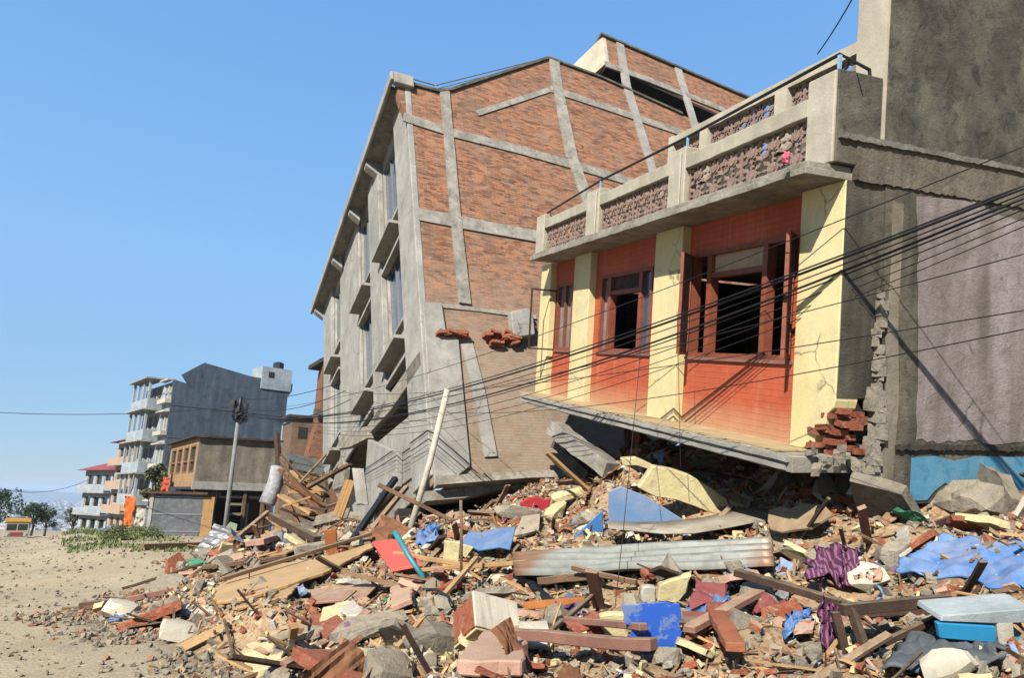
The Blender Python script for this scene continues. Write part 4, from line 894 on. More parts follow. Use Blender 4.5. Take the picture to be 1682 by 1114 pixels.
tag(build(mb, 'verge_grass', leaf_mid, origin=(-15,30,0)), 'patchy green grass on the verge below the row of houses', 'grass', kind='stuff')
# far town in the valley
mb = MB(); rn = random.Random(41)
for k in range(4200):
    d = 1100+rn.random()**1.5*5200; az = R(rn.uniform(-46, -24)); x, y = math.sin(az)*d, math.cos(az)*d; z = ground_z(x, y)
    s_ = rn.uniform(5, 13); hh = rn.uniform(6, 20); fr = Frame((x, y, z-1), V((math.cos(az+rn.uniform(-.6,.6)), math.sin(rn.uniform(-.6,.6)), 0)), UPV, V((0,-1,0))); mb.box(fr, -s_, s_, 0, hh, -s_, s_, rn.choice((0,0,0,1,2)))
tag(build(mb, 'distant_town', [plain('town_white','c9c7c0',.9), plain('town_brick','9c7f6c',.9), plain('town_grey','8f9294',.9)], origin=(-1500,2500,-100)), 'hazy valley town spread out below the road crest', 'town', kind='stuff')
mb = MB()
for k in range(2500):
    d = 900+rn.random()*5000; az = R(rn.uniform(-46, -24)); x, y = math.sin(az)*d, math.cos(az)*d; c = V((x, y, ground_z(x, y)+4)); s_ = rn.uniform(6, 14)
    for q in range(2): leaf(mb, c+V((rn.uniform(-6,6), 0, rn.uniform(0,4))), s_, rn)
tag(build(mb, 'distant_woods', leaf_dark, origin=(-1500,2500,-100)), 'dark clumps of trees among the far valley town', 'woods', kind='stuff')
# ridges closing the valley
mb = MB(); n = 80
for row, (d, hb) in enumerate(((7400, 0), (8300, 66))):
    for i in range(n+1):
        az = R(-75+i*1.9); mb.v.append(V((math.sin(az)*d, math.cos(az)*d, -104+hb*(1+.8*noise.noise(V((i*.22, 0, 4)))))))
mb.f = [[i, i+1, n+1+i+1, n+1+i] for i in range(n)]; mb.m = [0]*n
tag(build(mb, 'hills', plain('far_hills', '5b6b55', .95), smooth=True), kind='structure')
# ================================================================== LARGE DEBRIS, one by one
def nrm_at(p):
    e = .25; return V((H(p.x-e,p.y)-H(p.x+e,p.y), H(p.x,p.y-e)-H(p.x,p.y+e), 2*e)).normalized()
def on(px, py, lift=0, d=None): return P(px, py, d) if d else hit(px, py)+V((0,0,lift))
def plate(name, label, cat, pts, th, m, lift=.08, d=None, grp=None, rough=0, back=None, fr=None, smooth_=False):
    """thick piece; pts = (px, py[, depth]) corners; rough = chipped outline"""
    q = [on(p[0], p[1], lift, p[2] if len(p) > 2 else d) for p in pts]
    c = sum(q, V())/len(q)
    n = V()
    for i in range(len(q)): n += (q[i]-c).cross(q[(i+1)%len(q)]-c)
    n.normalize()
    if n.dot(CAM-c) < 0: n = -n
    q = [p-n*(p-c).dot(n) for p in q]          # flatten into its own plane
    if rough:
        rn = random.Random(len(label)+int(pts[0][0])); q2 = []
        for i in range(len(q)):
            a, b = q[i], q[(i+1)%len(q)]; k = max(1, int((b-a).length/rough)); t = (b-a).normalized(); s_ = t.cross(n)
            for j in range(k): q2.append(a.lerp(b, j/k)+(s_*rn.uniform(-.3, .3)*rough+t*rn.uniform(-.15,.15)*rough if j else V()))
        q = q2
    mb = MB(); mb.prism(q, -n*th)
    a = (q[1]-q[0]).normalized(); f = Frame(q[0], a, n.cross(a), n)
    o = build(mb, name, m, fr=f, bevel=min(.012, th*.2)); return tag(o, label, cat, grp)
def beam(name, label, cat, p, q, wd, ht, m, lift=.05, grp=None, jit=.006, segs=6, tilt=None, bev=.006):
    a = on(p[0], p[1], lift, p[2] if len(p) > 2 else None); b = on(q[0], q[1], lift, q[2] if len(q) > 2 else None)
    mb = MB(); mb.beam(a, b, wd, ht, tilt or V((0,0,1)), jit, 0, segs, random.Random(int(p[0]))); o = build(mb, name, m, bevel=bev); return tag(o, label, cat, grp)
def pipe_(name, label, cat, pts, r, m, lift=.05, n=8):
    q = [on(p[0], p[1], lift, p[2] if len(p) > 2 else None) for p in pts]; mb = MB(); mb.tube(q, r, n); return tag(build(mb, name, m, smooth=True), label, cat)
# broken tan boards on the left
plate('broken_fibreboard', 'long tan fibreboard with splintered lower edge lying across the left of the heap', 'board', [(352,992),(430,958),(520,935),(606,908),(612,935),(540,958),(470,985),(400,1000),(352,1022)], .05, wood_tan, .22, rough=.16)
beam('brown_moulding', 'dark brown wooden moulding along the top of the tan fibreboard', 'timber', (362,985), (608,904), .07, .06, wood_old, .29)
plate('broken_fibreboard', 'smaller splintered tan board below the long fibreboard', 'board', [(350,1000),(430,972),(500,965),(470,1000),(380,1018)], .03, wood_tan, .14, rough=.1)
beam('door_frame_piece', 'faded pink door frame piece pointing to the road at the heap edge', 'timber', (205,1003), (445,952), .13, .09, wood_pink, .16)
beam('grey_beam', 'grey weathered timber with metal end lying nearest the gravel road', 'timber', (128,1006), (208,996), .14, .1, wood_old, .1)
beam('dark_batten', 'dark thin batten crossing above the pink door frame piece', 'timber', (200,985), (330,945), .05, .05, wood_dark, .2)
beam('grey_beam', 'grey timber lying behind the tan fibreboard', 'timber', (330,952), (470,935), .1, .08, wood_old, .2)
plate('pink_wall_slab', 'pink plastered wall slab tilted beside the dark timbers at left', 'wall slab', [(398,912),(470,872),(490,884),(430,925)], .12, pinkplaster, .35, rough=.2)
plate('ochre_board', 'brown ochre board leaning under the pink plastered slab', 'board', [(430,925),(488,886),(500,905),(470,935)], .04, wood_tan, .2)
plate('white_trough', 'white shallow plastic trough in front of the splintered fibreboard', 'trough', [(296,1006),(348,1005),(350,1017),(300,1019)], .08, white_p, .1)
plate('green_rag', 'green cloth rag draped over a dark batten at the left edge of the heap', 'cloth', [(298,934),(318,932),(336,942),(330,952),(312,948)], .03, greencloth, .2)
beam('fallen_rafter', 'dark heavy rafter sloping down right of the mattress roll', 'timber', (446,848,15), (520,905), .16, .14, wood_dark, .2)
beam('fallen_rafter', 'thin pale rafter lying over the heap left of the orange board', 'timber', (385,905), (455,868), .08, .08, wood_old, .35)
beam('fallen_rafter', 'brown rafter rising towards the mattress roll', 'timber', (378,912), (440,842,16), .09, .09, wood_old, .25)
beam('fallen_rafter', 'long dark rafter leaning on the bottom of the leaning block', 'timber', (575,902), (650,786,14.2), .12, .1, black, .1)
beam('fallen_rafter', 'grey rafter leaning beside the long dark one', 'timber', (590,905), (668,800,14.0), .1, .08, wood_old, .1)
beam('fallen_rafter', 'short brown rafter under the foot of the leaning block', 'timber', (640,905), (705,850), .09, .08, wood_dark, .25)
plate('orange_board', 'upright orange brown board standing left of the coral red board', 'board', [(531,872),(552,869),(555,912),(536,914)], .05, weathered('orange_wood','b06a38','965730',None,3), .1, d=hd(545,914))
plate('coral_board', 'coral red board lying beside the blue pipe', 'board', [(610,916),(655,908),(692,962),(640,968)], .04, coral, .25)
pipe_('teal_pipe', 'teal painted pipe resting against the coral red board', 'pipe', [(648,874,hd(695,955)+.1),(672,915,hd(695,955)-.1),(696,950,hd(695,955)-.35)], .035, teal)
plate('cream_board', 'upright cream panel left of the bright blue sheet', 'panel', [(730,889),(756,892),(752,940),(727,937)], .05, cream_piece, 0, d=hd(740,942)-.2)
plate('cream_board', 'small cream offcut behind the tall thin stake', 'panel', [(757,894),(778,900),(765,918),(757,912)], .04, cream_piece, 0, d=hd(765,930)-.2)
plate('blue_sheet', 'bright blue metal sheet left of the corrugated roofing', 'metal sheet', [(768,906),(846,905),(835,942),(748,938)], .02, blue_metal, .3, rough=.3)
pipe_('bamboo_stake', 'tall thin stake standing upright in front of the blue sheet', 'stake', [(757,978,hd(757,978)),(758,900,hd(757,978)+.1),(757,822,hd(757,978)+.2)], .018, wood_old)
pipe_('white_pole', 'white metal tube leaning against the foot of the leaning block', 'pipe', [(668,890,12.6),(706,760,13.0),(735,640,13.3)], .06, white_p, n=10)
# corrugated roofing
def corrugated(name, label, c4, waves, amp, m, nu=30, curl=0, cat='corrugated sheet'):
    A, B, C_, D_ = c4; mb = MB(); nv = waves*8; n = (B-A).cross(D_-A).normalized()
    if n.z < 0: n = -n
    for side in (0, 1):
        for i in range(nu+1):
            for j in range(nv+1):
                u_, v_ = i/nu, j/nv; p = A.lerp(B, u_).lerp(D_.lerp(C_, u_), v_); mb.v.append(p+n*(amp*math.sin(v_*waves*2*math.pi)+.04*noise.noise(V((u_*3, v_*2, waves)))+curl*(u_-.4)**2*4-side*.006))
    W_ = nv+1; K = (nu+1)*W_
    for i in range(nu):
        for j in range(nv):
            q = [i*W_+j, i*W_+j+1, (i+1)*W_+j+1, (i+1)*W_+j]; mb.f.append(q); mb.f.append([x+K for x in reversed(q)]); mb.m += [0, 0]
    bd = [i*W_ for i in range(nu+1)]+[nu*W_+j for j in range(1, nv+1)]+[i*W_+nv for i in range(nu-1, -1, -1)]+[j for j in range(nv-1, 0, -1)]
    for a, b in zip(bd, bd[1:]+bd[:1]): mb.f.append([a, b, b+K, a+K]); mb.m.append(0)
    a = (B-A).normalized(); f = Frame(A, a, n.cross(a), n); return tag(build(mb, name, m, fr=f, smooth=True), label, cat)
d0, d1 = hd(850,955)-.25, hd(1270,945)-.35
corrugated('corrugated_sheet', 'long rusting corrugated roofing sheet across the middle of the heap', [P(846,946,d0), P(1272,930,d1-.1), P(1268,884,d1+.75), P(842,908,d0+.85)], 4, .065, galv)
def curved(name, label, top, bot, m, th=.012, cat='metal sheet'):
    mb = MB(); n = len(top); ps = []
    vs = []
    for a, b in zip(top, bot):
        vs.append(a); vs.append(b)
    for k in (0, 1):
        for i, p in enumerate(vs):
            mb.v.append(p+V((0, .6, -.8)).normalized()*th*k)
    N = len(vs)
    for i in range(n-1):
        q = [2*i, 2*i+1, 2*i+3, 2*i+2]; mb.f += [q, [x+N for x in reversed(q)], [2*i, 2*i+2, 2*i+2+N, 2*i+N], [2*i+1, 2*i+1+N, 2*i+3+N, 2*i+3]]; mb.m += [0]*4
    mb.f += [[0, N, N+1, 1], [2*n-2, 2*n-1, 2*n-1+N, 2*n-2+N]]; mb.m += [0, 0]
    return tag(build(mb, name, m, smooth=True), label, cat)
ps = [(1000,856,868),(1040,858,872),(1090,857,877),(1140,852,876),(1190,843,868),(1240,835,858),(1285,840,850)]
curved('bent_sheet', 'pale bent metal sheet bowing over the corrugated roofing', [P(x, y, 8.6) for x, y, _ in ps], [P(x, y, 8.0) for x, _, y in ps], weathered('pale_bent_metal', 'b5ae9c', '94897a', '7a6348', 2.5, rough=.6))
plate('blue_wall_sheet', 'large faded blue painted sheet standing behind the bent metal', 'metal sheet', [(1000,808),(1020,800),(1060,815),(1125,856),(1080,862),(1000,860)], .03, blue_faded, 0, d=8.9)
plate('blue_wall_sheet', 'blue triangular sheet leaning left of the large faded one', 'metal sheet', [(990,838),(992,892),(932,894)], .03, blue_metal, 0, d=8.9)
plate('fallen_cream_wall', 'fallen cream plastered wall slab slanting under the tipped floor', 'wall slab', [(1048,802),(1073,766),(1106,772),(1165,800),(1229,833),(1176,847),(1110,822)], .16, cream_piece, 0, d=9.0, rough=.22)
plate('fallen_cream_wall', 'small cream wall fragment above the slanting wall slab', 'wall slab', [(1020,754),(1045,752),(1072,764),(1066,772),(1024,766)], .14, cream_piece, 0, d=9.6, rough=.15)
plate('fallen_grey_wall', 'grey broken wall slab behind the fallen cream wall', 'wall slab', [(1108,770),(1180,778),(1265,806),(1262,822),(1232,834)], .18, weathered_grey, 0, d=9.4, rough=.25)
beam('fallen_lintel', 'grey concrete lintel hanging from the far corner of the tipped floor', 'concrete beam', (908,702,12.6), (1003,772,11.2), .3, .26, concrete, 0, segs=8, jit=.02)
beam('fallen_lintel', 'darker lintel just below the hanging grey one', 'concrete beam', (912,728,12.9), (968,782,12.2), .2, .16, concrete_dark, 0, segs=6, jit=.02)
plate('red_blanket', 'crumpled red blanket in the dark gap below the leaning block', 'blanket', [(853,828),(868,819),(905,820),(900,842),(860,840)], .08, redcloth, 0, d=hd(880,850)+.1, rough=.12)
# rounded sacks and slabs below the block
def chunk_mesh(seed, sx, sy, sz, n=26, sub=1, nz=.12):
    rn = random.Random(seed); bm = bmesh.new()
    for k in range(n):
        p = V((rn.uniform(-1,1), rn.uniform(-1,1), rn.uniform(-1,1))); m_ = max(abs(p.x), abs(p.y), abs(p.z)); p = p/m_*rn.uniform(.82, 1); bm.verts.new((p.x*sx, p.y*sy, p.z*sz))
    r_ = bmesh.ops.convex_hull(bm, input=bm.verts); bmesh.ops.delete(bm, geom=[g_ for g_ in r_['geom_interior'] if isinstance(g_, bmesh.types.BMVert)], context='VERTS')
    if sub:
        bmesh.ops.subdivide_edges(bm, edges=bm.edges, cuts=sub, use_grid_fill=True)
        for v in bm.verts: v.co += V((noise.noise(v.co*7+V((seed,0,0))), noise.noise(v.co*7+V((0,seed,0))), noise.noise(v.co*7+V((0,0,seed)))))*nz*min(sx, sy, sz)
    bmesh.ops.recalc_face_normals(bm, faces=bm.faces); return bm
def chunk(name, label, cat, px, py, size, m, rot=(0,0,0), seed=1, lift=0, grp=None, d=None, nz=.15):
    bm = chunk_mesh(seed, *[s_/2 for s_ in size], n=40, sub=2, nz=nz); me = bpy.data.meshes.new(name); bm.to_mesh(me); bm.free(); me.materials.append(m)
    o = bpy.data.objects.new(name, me); COL.objects.link(o); p = on(px, py, lift, d); o.location = p; o.rotation_euler = rot; WL[o] = p; return tag(o, label, cat, grp)
chunk('concrete_boulder', 'big rounded lump of pale concrete at the bottom centre', 'concrete lump', 712, 1072, (.46,.4,.4), concrete_rubble, (.2,.3,.5), 3, .06)
chunk('concrete_slab_piece', 'long grey concrete slab piece slanting left of the rounded lump', 'concrete slab', 606, 1050, (.85,.3,.16), concrete_rubble, (.25,-.2,.35), 5, .12)
chunk('cement_sack', 'pale split cement sack in front of the dark gap', 'sack', 850, 858, (.8,.4,.22), concrete_rubble, (0,.1,.2), 7, .15)
chunk('cement_sack', 'second pale sack leaning right of the split one', 'sack', 912, 862, (.25,.7,.2), cream_piece, (.4,.1,-.5), 8, .2)
chunk('cement_sack', 'long pale wrapped bundle below the red blanket at right', 'bundle', 938, 832, (.8,.22,.18), cream_piece, (0,-.25,.4), 9, .2)
chunk('concrete_lump', 'grey concrete lump left of the dark rafter at the block foot', 'concrete lump', 545, 858, (.9,.5,.35), concrete_rubble, (0,.1,.2), 10, .15)
chunk('concrete_lump', 'long grey concrete lump next to the broken street column', 'concrete lump', 590, 862, (1.1,.45,.3), concrete_rubble, (0,.05,.1), 12, .2)
chunk('concrete_lump', 'low pale concrete lump at the foot of the orange board', 'concrete lump', 520, 912, (.9,.3,.25), concrete_rubble, (0,-.2,.5), 14, .12)
# masonry block with cream faces
def masonry(name, label, px, py, d, size, rot, mats):
    c = P(px, py, d); M3 = Matrix.Rotation(rot[2], 3, 'Z')@Matrix.Rotation(rot[1], 3, 'Y')@Matrix.Rotation(rot[0], 3, 'X'); fr = Frame(c, M3@V((1,0,0)), M3@V((0,0,1)), M3@V((0,-1,0)))
    r_ = root(name, c-V((0,0,size[2]/2)), label, 'masonry block'); x, y, z = [s_/2 for s_ in size]; rn = random.Random(int(px)); mb = MB()
    nb, nw = max(2, int(size[2]/.085)), max(1, int(size[0]/.2))
    for i in range(nb):
        for j in range(nw):
            a0 = -x+2*x*j/nw+.006; a1 = -x+2*x*(j+1)/nw-.006; b0 = -z+2*z*i/nb+.005; b1 = -z+2*z*(i+1)/nb-.005; mb.box(fr, a0+rn.uniform(0,.02), a1-rn.uniform(0,.03), b0, b1, -y+rn.uniform(0,.02), y-rn.uniform(0,.03))
    mb.box(fr, -x+.02, x-.02, -z+.01, z-.01, -y+.02, y-.03, 0); build(mb, 'brick_core', mats[0], r_)
    mb = MB(); long_box(mb, fr, -x-.005, x+.005, z, z+.022, -y-.005, y+.005, 8, .004, seed=1); build(mb, 'render_face', mats[1], r_, bevel=.004)
    mb = MB(); mb.box(fr, -x+.01, -x*.3, -z, z, y, y+.02); build(mb, 'painted_face', mats[2], r_, bevel=.004)
    return r_
masonry('masonry_block', 'square masonry block with pale render face beside the rounded concrete lump', 796, 1026, hd(800,1060)-.15, (.44,.3,.34), (.95,.25,.55), (brick_break, cream_white, cream_piece))
masonry('masonry_block', 'red masonry block with cream plaster edge left of the blue door panel', 968, 1048, hd(970,1070)-.05, (.26,.2,.22), (.2,-.3,.2), (brick_break, brick_break, cream_piece))
plate('cream_slab', 'cream plastered slab standing right against the blue door panel', 'wall slab', [(985,1012),(1028,1010),(1032,1062),(1018,1074),(996,1046)], .07, cream_piece, 0, d=hd(1010,1070)-.15, rough=.07)
plate('cream_slab', 'long cream plastered slab at the lower left corner of the heap', 'wall slab', [(404,1076),(520,1072),(528,1090),(470,1096),(440,1125),(398,1125)], .12, cream_piece, .12, rough=.08)
plate('cream_slab', 'cream plastered slab cut by the bottom edge left of centre', 'wall slab', [(578,1092),(668,1084),(676,1125),(570,1125)], .1, cream_piece, .12, rough=.08)
plate('pink_wall_slab', 'smooth pink plastered slab at the bottom edge below the masonry block', 'wall slab', [(800,1062),(838,1046),(862,1074),(856,1130),(748,1130),(768,1092)], .1, pinkplaster, .16, rough=.12)
plate('cream_wedge', 'cream wedge of wall with brick edge above the blue door panel', 'wall slab', [(1084,962),(1138,945),(1128,975),(1112,994),(1080,990)], .1, cream_piece, 0, d=hd(1110,1000)-.05, rough=.08)
plate('cream_slab', 'small white plaster slab just above the blue door panel', 'wall slab', [(1056,966),(1078,966),(1078,992),(1054,990)], .08, white_p, 0, d=hd(1070,1000)-.02, rough=.06)
dp = plate('blue_door_panel', 'patchy bright blue painted door panel with a torn lower edge', 'door panel', [(1021,995),(1116,992),(1120,1040),(1112,1074),(1075,1068),(1060,1078),(1052,1068),(1042,1078),(1034,1048),(1040,1030),(1026,1026)], .012, patchy_blue, 0, d=hd(1070,1085)-.12, rough=.05)
beam('pink_lintel', 'long dusty pink timber lying along the bottom right of centre', 'timber', (822,1072), (1076,1098), .1, .08, wood_pink, .14)
beam('pink_lintel', 'shorter dusty pink timber on top of the long one', 'timber', (930,1070), (1060,1094), .07, .05, wood_pink, .24)
beam('red_plank', 'reddish plank sloping up to the right of the blue door panel', 'timber', (1132,1075), (1270,996), .1, .05, wood_pink, .16)
pipe_('black_hose', 'bent black rubber hose right of the masonry block', 'hose', [(846,966),(868,975),(892,1000),(912,1024),(922,1052)], .045, black, .14)
pipe_('cable_loop', 'looped dark cable around a grey block left of the masonry block', 'cable', [(680,1020),(678,1000),(692,990),(715,992),(735,1005),(742,1022)], .018, black, .14)
beam('thin_rafter', 'thin dark rafter pointing up left in front of the corrugated sheet', 'timber', (940,932,hd(940,960)-.3), (1045,985), .05, .05, wood_old, .15)
beam('thin_rafter', 'thin pole sloping down left from below the corrugated sheet', 'timber', (985,998), (905,1072), .04, .04, wood_old, .16)
beam('brown_pole', 'brown round pole lying over the coral red board', 'timber', (646,944), (765,972), .06, .06, wood_tan, .3)
beam('brown_plank', 'brown plank below the bright blue sheet', 'timber', (690,958), (900,945), .18, .05, wood_tan, .16)
beam('orange_timber', 'orange timber below the corrugated sheet left of the hose', 'timber', (862,1016), (962,1008), .1, .07, weathered('orange_wood2','c07a42','a0602f',None,3), .12)
beam('grey_timber', 'grey timber resting under the corrugated sheet', 'timber', (890,980), (985,972), .14, .08, wood_old, .16)
plate('orange_shard', 'pinkish orange wall shard with straight edge left of the rounded concrete lump', 'wall slab', [(640,990),(676,980),(674,1016),(638,1030)], .07, pinkplaster, .2, rough=.06)
plate('grey_sheet', 'flat pinkish board lying below the splintered fibreboard', 'board', [(508,990),(610,972),(618,985),(596,1004),(512,1008)], .03, wood_pink, .14)
plate('white_plaster_piece', 'curved white plaster piece in front of the pinkish board', 'plaster', [(548,1014),(580,1012),(594,1020),(590,1042),(565,1035)], .06, white_p, .16, rough=.05)
plate('brick_panel', 'slab of joined bricks tipped next to the curved white plaster piece', 'brick slab', [(505,1030),(548,1022),(566,1042),(535,1068),(512,1052)], .12, brick_break, .12, rough=.06)
beam('white_batten', 'white batten lying on small rubble beyond the brick slab', 'timber', (425,1064), (505,1068), .04, .03, white_p, .1)
beam('dark_post', 'terracotta brown plank standing on end at the bottom right of centre', 'timber', (1180,1058), (1212,1125), .12, .06, weathered('terracotta_wood','b36f4c','8f5438',None,4), .2)
plate('reddish_board', 'flat reddish board under the sloping red plank', 'board', [(1122,1032),(1200,1030),(1150,1070),(1124,1072)], .04, weathered('reddish','a86452','8a4f40',None,3), .12)
# right-hand group: cloth, tarpaulin, table, drawers, boards
def sheet(name, label, cat, px4, nu, nv, m, amp, seed, lift=.1, th=.02, drape=None, d4=None, fold=0):
    A, B, C_, D_ = [on(p[0], p[1], lift, d4[i] if d4 else None) for i, p in enumerate(px4)]; mb = MB()
    for s_ in (0, 1):
        for i in range(nu+1):
            for j in range(nv+1):
                u_, v_ = i/nu, j/nv; p = A.lerp(B, u_).lerp(D_.lerp(C_, u_), v_); e = 1+.18*noise.noise(V((u_*3, v_*3, seed)))
                k = V((noise.noise(V((u_*4, v_*4, seed+1))), noise.noise(V((u_*4, v_*4, seed+2))), abs(noise.noise(V((u_*3.5, v_*3.5, seed+3))))*1.6+.5*noise.noise(V((u_*11, v_*9, seed+6)))+fold*math.sin(u_*18+v_*4)))*amp
                p = p+k; 
                if i in (0, nu) or j in (0, nv): p += V((noise.noise(V((u_*13, v_*13, seed+4))), noise.noise(V((u_*13, v_*13, seed+5))), 0))*amp*.9
                if drape: p.z = max(p.z, H(p.x, p.y)+.02)
                mb.v.append(p-V((0,0,th*s_)))
    W_ = nv+1; K = (nu+1)*W_
    for i in range(nu):
        for j in range(nv): q = [i*W_+j, i*W_+j+1, (i+1)*W_+j+1, (i+1)*W_+j]; mb.f += [q, [x+K for x in reversed(q)]]; mb.m += [0, 0]
    bd = [i*W_ for i in range(nu+1)]+[nu*W_+j for j in range(1, nv+1)]+[i*W_+nv for i in range(nu-1, -1, -1)]+[j for j in range(nv-1, 0, -1)]
    for a, b in zip(bd, bd[1:]+bd[:1]): mb.f.append([a, b, b+K, a+K]); mb.m.append(0)
    return tag(build(mb, name, m, smooth=True), label, cat)
sheet('blue_tarpaulin', 'large crumpled blue tarpaulin over the right edge of the heap', 'tarpaulin', [(1472,962),(1780,1020),(1780,925),(1548,908)], 60, 36, blue_plastic, .05, 3, .12, drape=1, fold=.12)
sheet('purple_shawl', 'purple striped cloth bunched over a frame below the tarpaulin', 'cloth', [(1335,1000),(1405,996),(1418,955),(1328,952)], 22, 14, purplecloth, .09, 5, .2, fold=.5)
sheet('purple_shawl', 'hanging tail of the purple striped cloth', 'cloth', [(1350,1060),(1375,1062),(1384,992),(1345,990)], 8, 14, purplecloth, .04, 8, .1, fold=.6, d4=[hd(1360,1065)-.1]*4)
sheet('pink_rag', 'pink cloth lying right of the purple striped one', 'cloth', [(1412,988),(1450,985),(1452,965),(1415,968)], 10, 8, pinkplaster, .06, 6, .14)
td = hd(1450,1060)-.15
tb = root('wrecked_table', P(1460,1100,td), 'dark wrecked table frame tipped below the purple cloth', 'table frame')
for nm, a, b, w_ in (('rail',(1382,1003,td),(1560,986,td+.1),.07),('leg',(1398,1000,td),(1440,1120,td-.2),.05),('leg',(1372,1006,td),(1400,1120,td-.1),.05),('brace',(1548,1012,td+.1),(1432,1066,td-.1),.04),('rail',(1400,1010,td+.4),(1560,1000,td+.5),.05)):
    mb = MB(); mb.beam(P(*a), P(*b), w_, w_, segs=3, jit=.002); build(mb, nm, wood_dark, tb, bevel=.004)
dd_ = hd(1600,1075)-.1
dr_ = root('blue_drawer_unit', P(1600,1080,dd_), 'broken drawer unit with turquoise blue front and white top at the right edge', 'drawer unit')
for nm, pts, th, m in (('top_board', [(1548,1012),(1700,1000),(1700,1024),(1640,1026),(1545,1022)], .25, weathered('white_board','b9c2c4','8f999b',None,3)), ('drawer_front', [(1540,1024),(1636,1030),(1640,1058),(1545,1050)], .04, turquoise), ('side_board', [(1638,1024),(1665,1022),(1668,1062),(1642,1064)], .2, white_p), ('lower_drawer', [(1655,1064),(1700,1058),(1700,1098),(1662,1096)], .2, teal)):
    q = [P(x, y, dd_) for x, y in pts]; mb = MB(); mb.prism(q, fw*th); build(mb, nm, m, dr_, bevel=.006)
plate('dark_board', 'dark brown board propped up above the tarpaulin', 'board', [(1524,860),(1602,834),(1640,856),(1585,890)], .03, wood_dark, 0, d=6.8)
beam('brown_plank', 'brown plank standing slanted in front of the dark board', 'timber', (1578,892,6.5), (1640,850,6.6), .16, .04, wood_old, 0)
beam('pale_plank', 'pale weathered plank behind the tarpaulin at the right edge', 'timber', (1608,892,6.4), (1700,852,6.7), .1, .03, white_p, 0)
plate('tan_board', 'tan board lying at the right edge above the tarpaulin', 'board', [(1638,905),(1700,872),(1720,900),(1700,915)], .04, wood_tan, 0, d=6.0)
plate('crumpled_metal', 'crumpled beige metal sheet right of the corrugated roofing', 'metal sheet', [(1262,872),(1340,868),(1372,888),(1330,905),(1270,912)], .04, weathered('beige_metal','b59c7c','8f7a5e',None,4), .25, rough=.15)
plate('white_board', 'pale broken board half buried left of the tarpaulin', 'panel', [(1470,900),(1490,892),(1500,930),(1480,948)], .03, white_p, .16, rough=.08)
sheet('blue_bag', 'blue plastic bag among rubble right of the red plank', 'bag', [(1290,1075),(1335,1060),(1330,1035),(1300,1040)], 10, 8, blue_plastic, .07, 16, .1)
sheet('blue_bag', 'small dark blue sack right of the cream wedge', 'bag', [(1196,988),(1235,992),(1240,962),(1210,958)], 10, 8, blue_faded, .08, 17, .12)
sheet('blue_bag', 'wet blue plastic heap above the sloping red plank', 'bag', [(1130,1022),(1195,1018),(1200,995),(1140,1000)], 10, 8, blue_metal, .07, 18, .08)
sheet('blue_bag', 'light blue plastic scrap on the gravel at the left', 'bag', [(178,1028),(204,1026),(202,1018),(184,1018)], 8, 6, blue_plastic, .06, 19, .05)
sheet('blue_bag', 'blue and white plastic bag behind the teal pipe', 'bag', [(682,912),(722,910),(718,885),(690,888)], 10, 8, blue_plastic, .12, 20, .15)
sheet('grey_blanket', 'dusty grey blanket spread in the shadow below the wrecked table', 'blanket', [(1450,1130),(1660,1130),(1640,1070),(1500,1066)], 24, 16, weathered('dusty_cloth','6d7478','4d5356',None,6), .08, 23, .08, drape=1)
# ground near the shops
plate('roof_sheet', 'dark corrugated lean-to roof beside the shop', 'lean-to roof', [(466,742,30),(540,760,27),(536,792,26),(478,772,29)], .06, weathered('dark_roofing','5b5f5c','43463f',None,3), 0)
pipe_('mattress_roll', 'white patterned mattress roll hanging between shop and timbers', 'mattress', [(458,768,28),(452,795,28),(438,828,27.6)], .32, weathered('patterned_white','c5c6c9','8e9096',None,9), n=12)
beam('leaning_timber', 'brown timber leaning right of the mattress roll', 'timber', (462,752,28.5), (478,825,27), .16, .16, wood_old, 0)
beam('leaning_timber', 'dark timber post right of the shop corner', 'timber', (455,712,30), (458,765,29.5), .2, .2, wood_dark, 0)
beam('leaning_timber', 'slanted dark timber crossing below the lean-to roof', 'timber', (470,790,26), (530,835,23), .2, .18, wood_dark, 0)
beam('leaning_timber', 'orange brown splintered timber below the lean-to roof', 'timber', (480,775,27), (532,812,25), .25, .12, wood_tan, 0)
plate('brown_partition', 'dark brown collapsed partition between the shop and the leaning block', 'partition', [(462,770,28.5),(535,780,26),(540,860,24),(505,880,24),(462,858,27)], .2, wood_dark, 0)
plate('pale_green_sheet', 'pale green sheet propped against the foot of the pole', 'sheet', [(352,888),(378,858),(390,862),(384,890)], .03, weathered('pale_green','a9b89c','8b9a80',None,4), 0, d=25)
beam('long_grey_timber', 'long brown timber lying on the ground in front of the kiosk', 'timber', (232,906), (335,902), .2, .25, wood_old, .1)
sheet('blue_cover', 'bright blue tarpaulin cover on the verge below the pale houses', 'tarpaulin', [(148,888),(188,880),(186,864),(150,874)], 12, 8, blue_metal, .3, 31, 0, d4=[54,54,55,55])
sheet('orange_drape', 'orange cloth hanging on the ground floor of the white bay window block', 'cloth', [(203,866),(216,868),(224,818),(205,816)], 8, 14, plain('orange_cloth','e8752c',.9), .15, 32, 0, d4=[56,56,56,56])
sheet('white_drape', 'white cloth hanging beside the thin dusty tree', 'cloth', [(218,868),(234,872),(240,838),(226,836)], 8, 12, white_p, .12, 33, 0, d4=[42,42,42,42])
sheet('red_drape', 'orange red cloth hanging at the corner of the kiosk roof', 'cloth', [(264,806),(276,808),(278,786),(268,786)], 6, 8, plain('orange_red_cloth','d8603f',.9), .08, 34, 0, d4=[34,34,34,34])
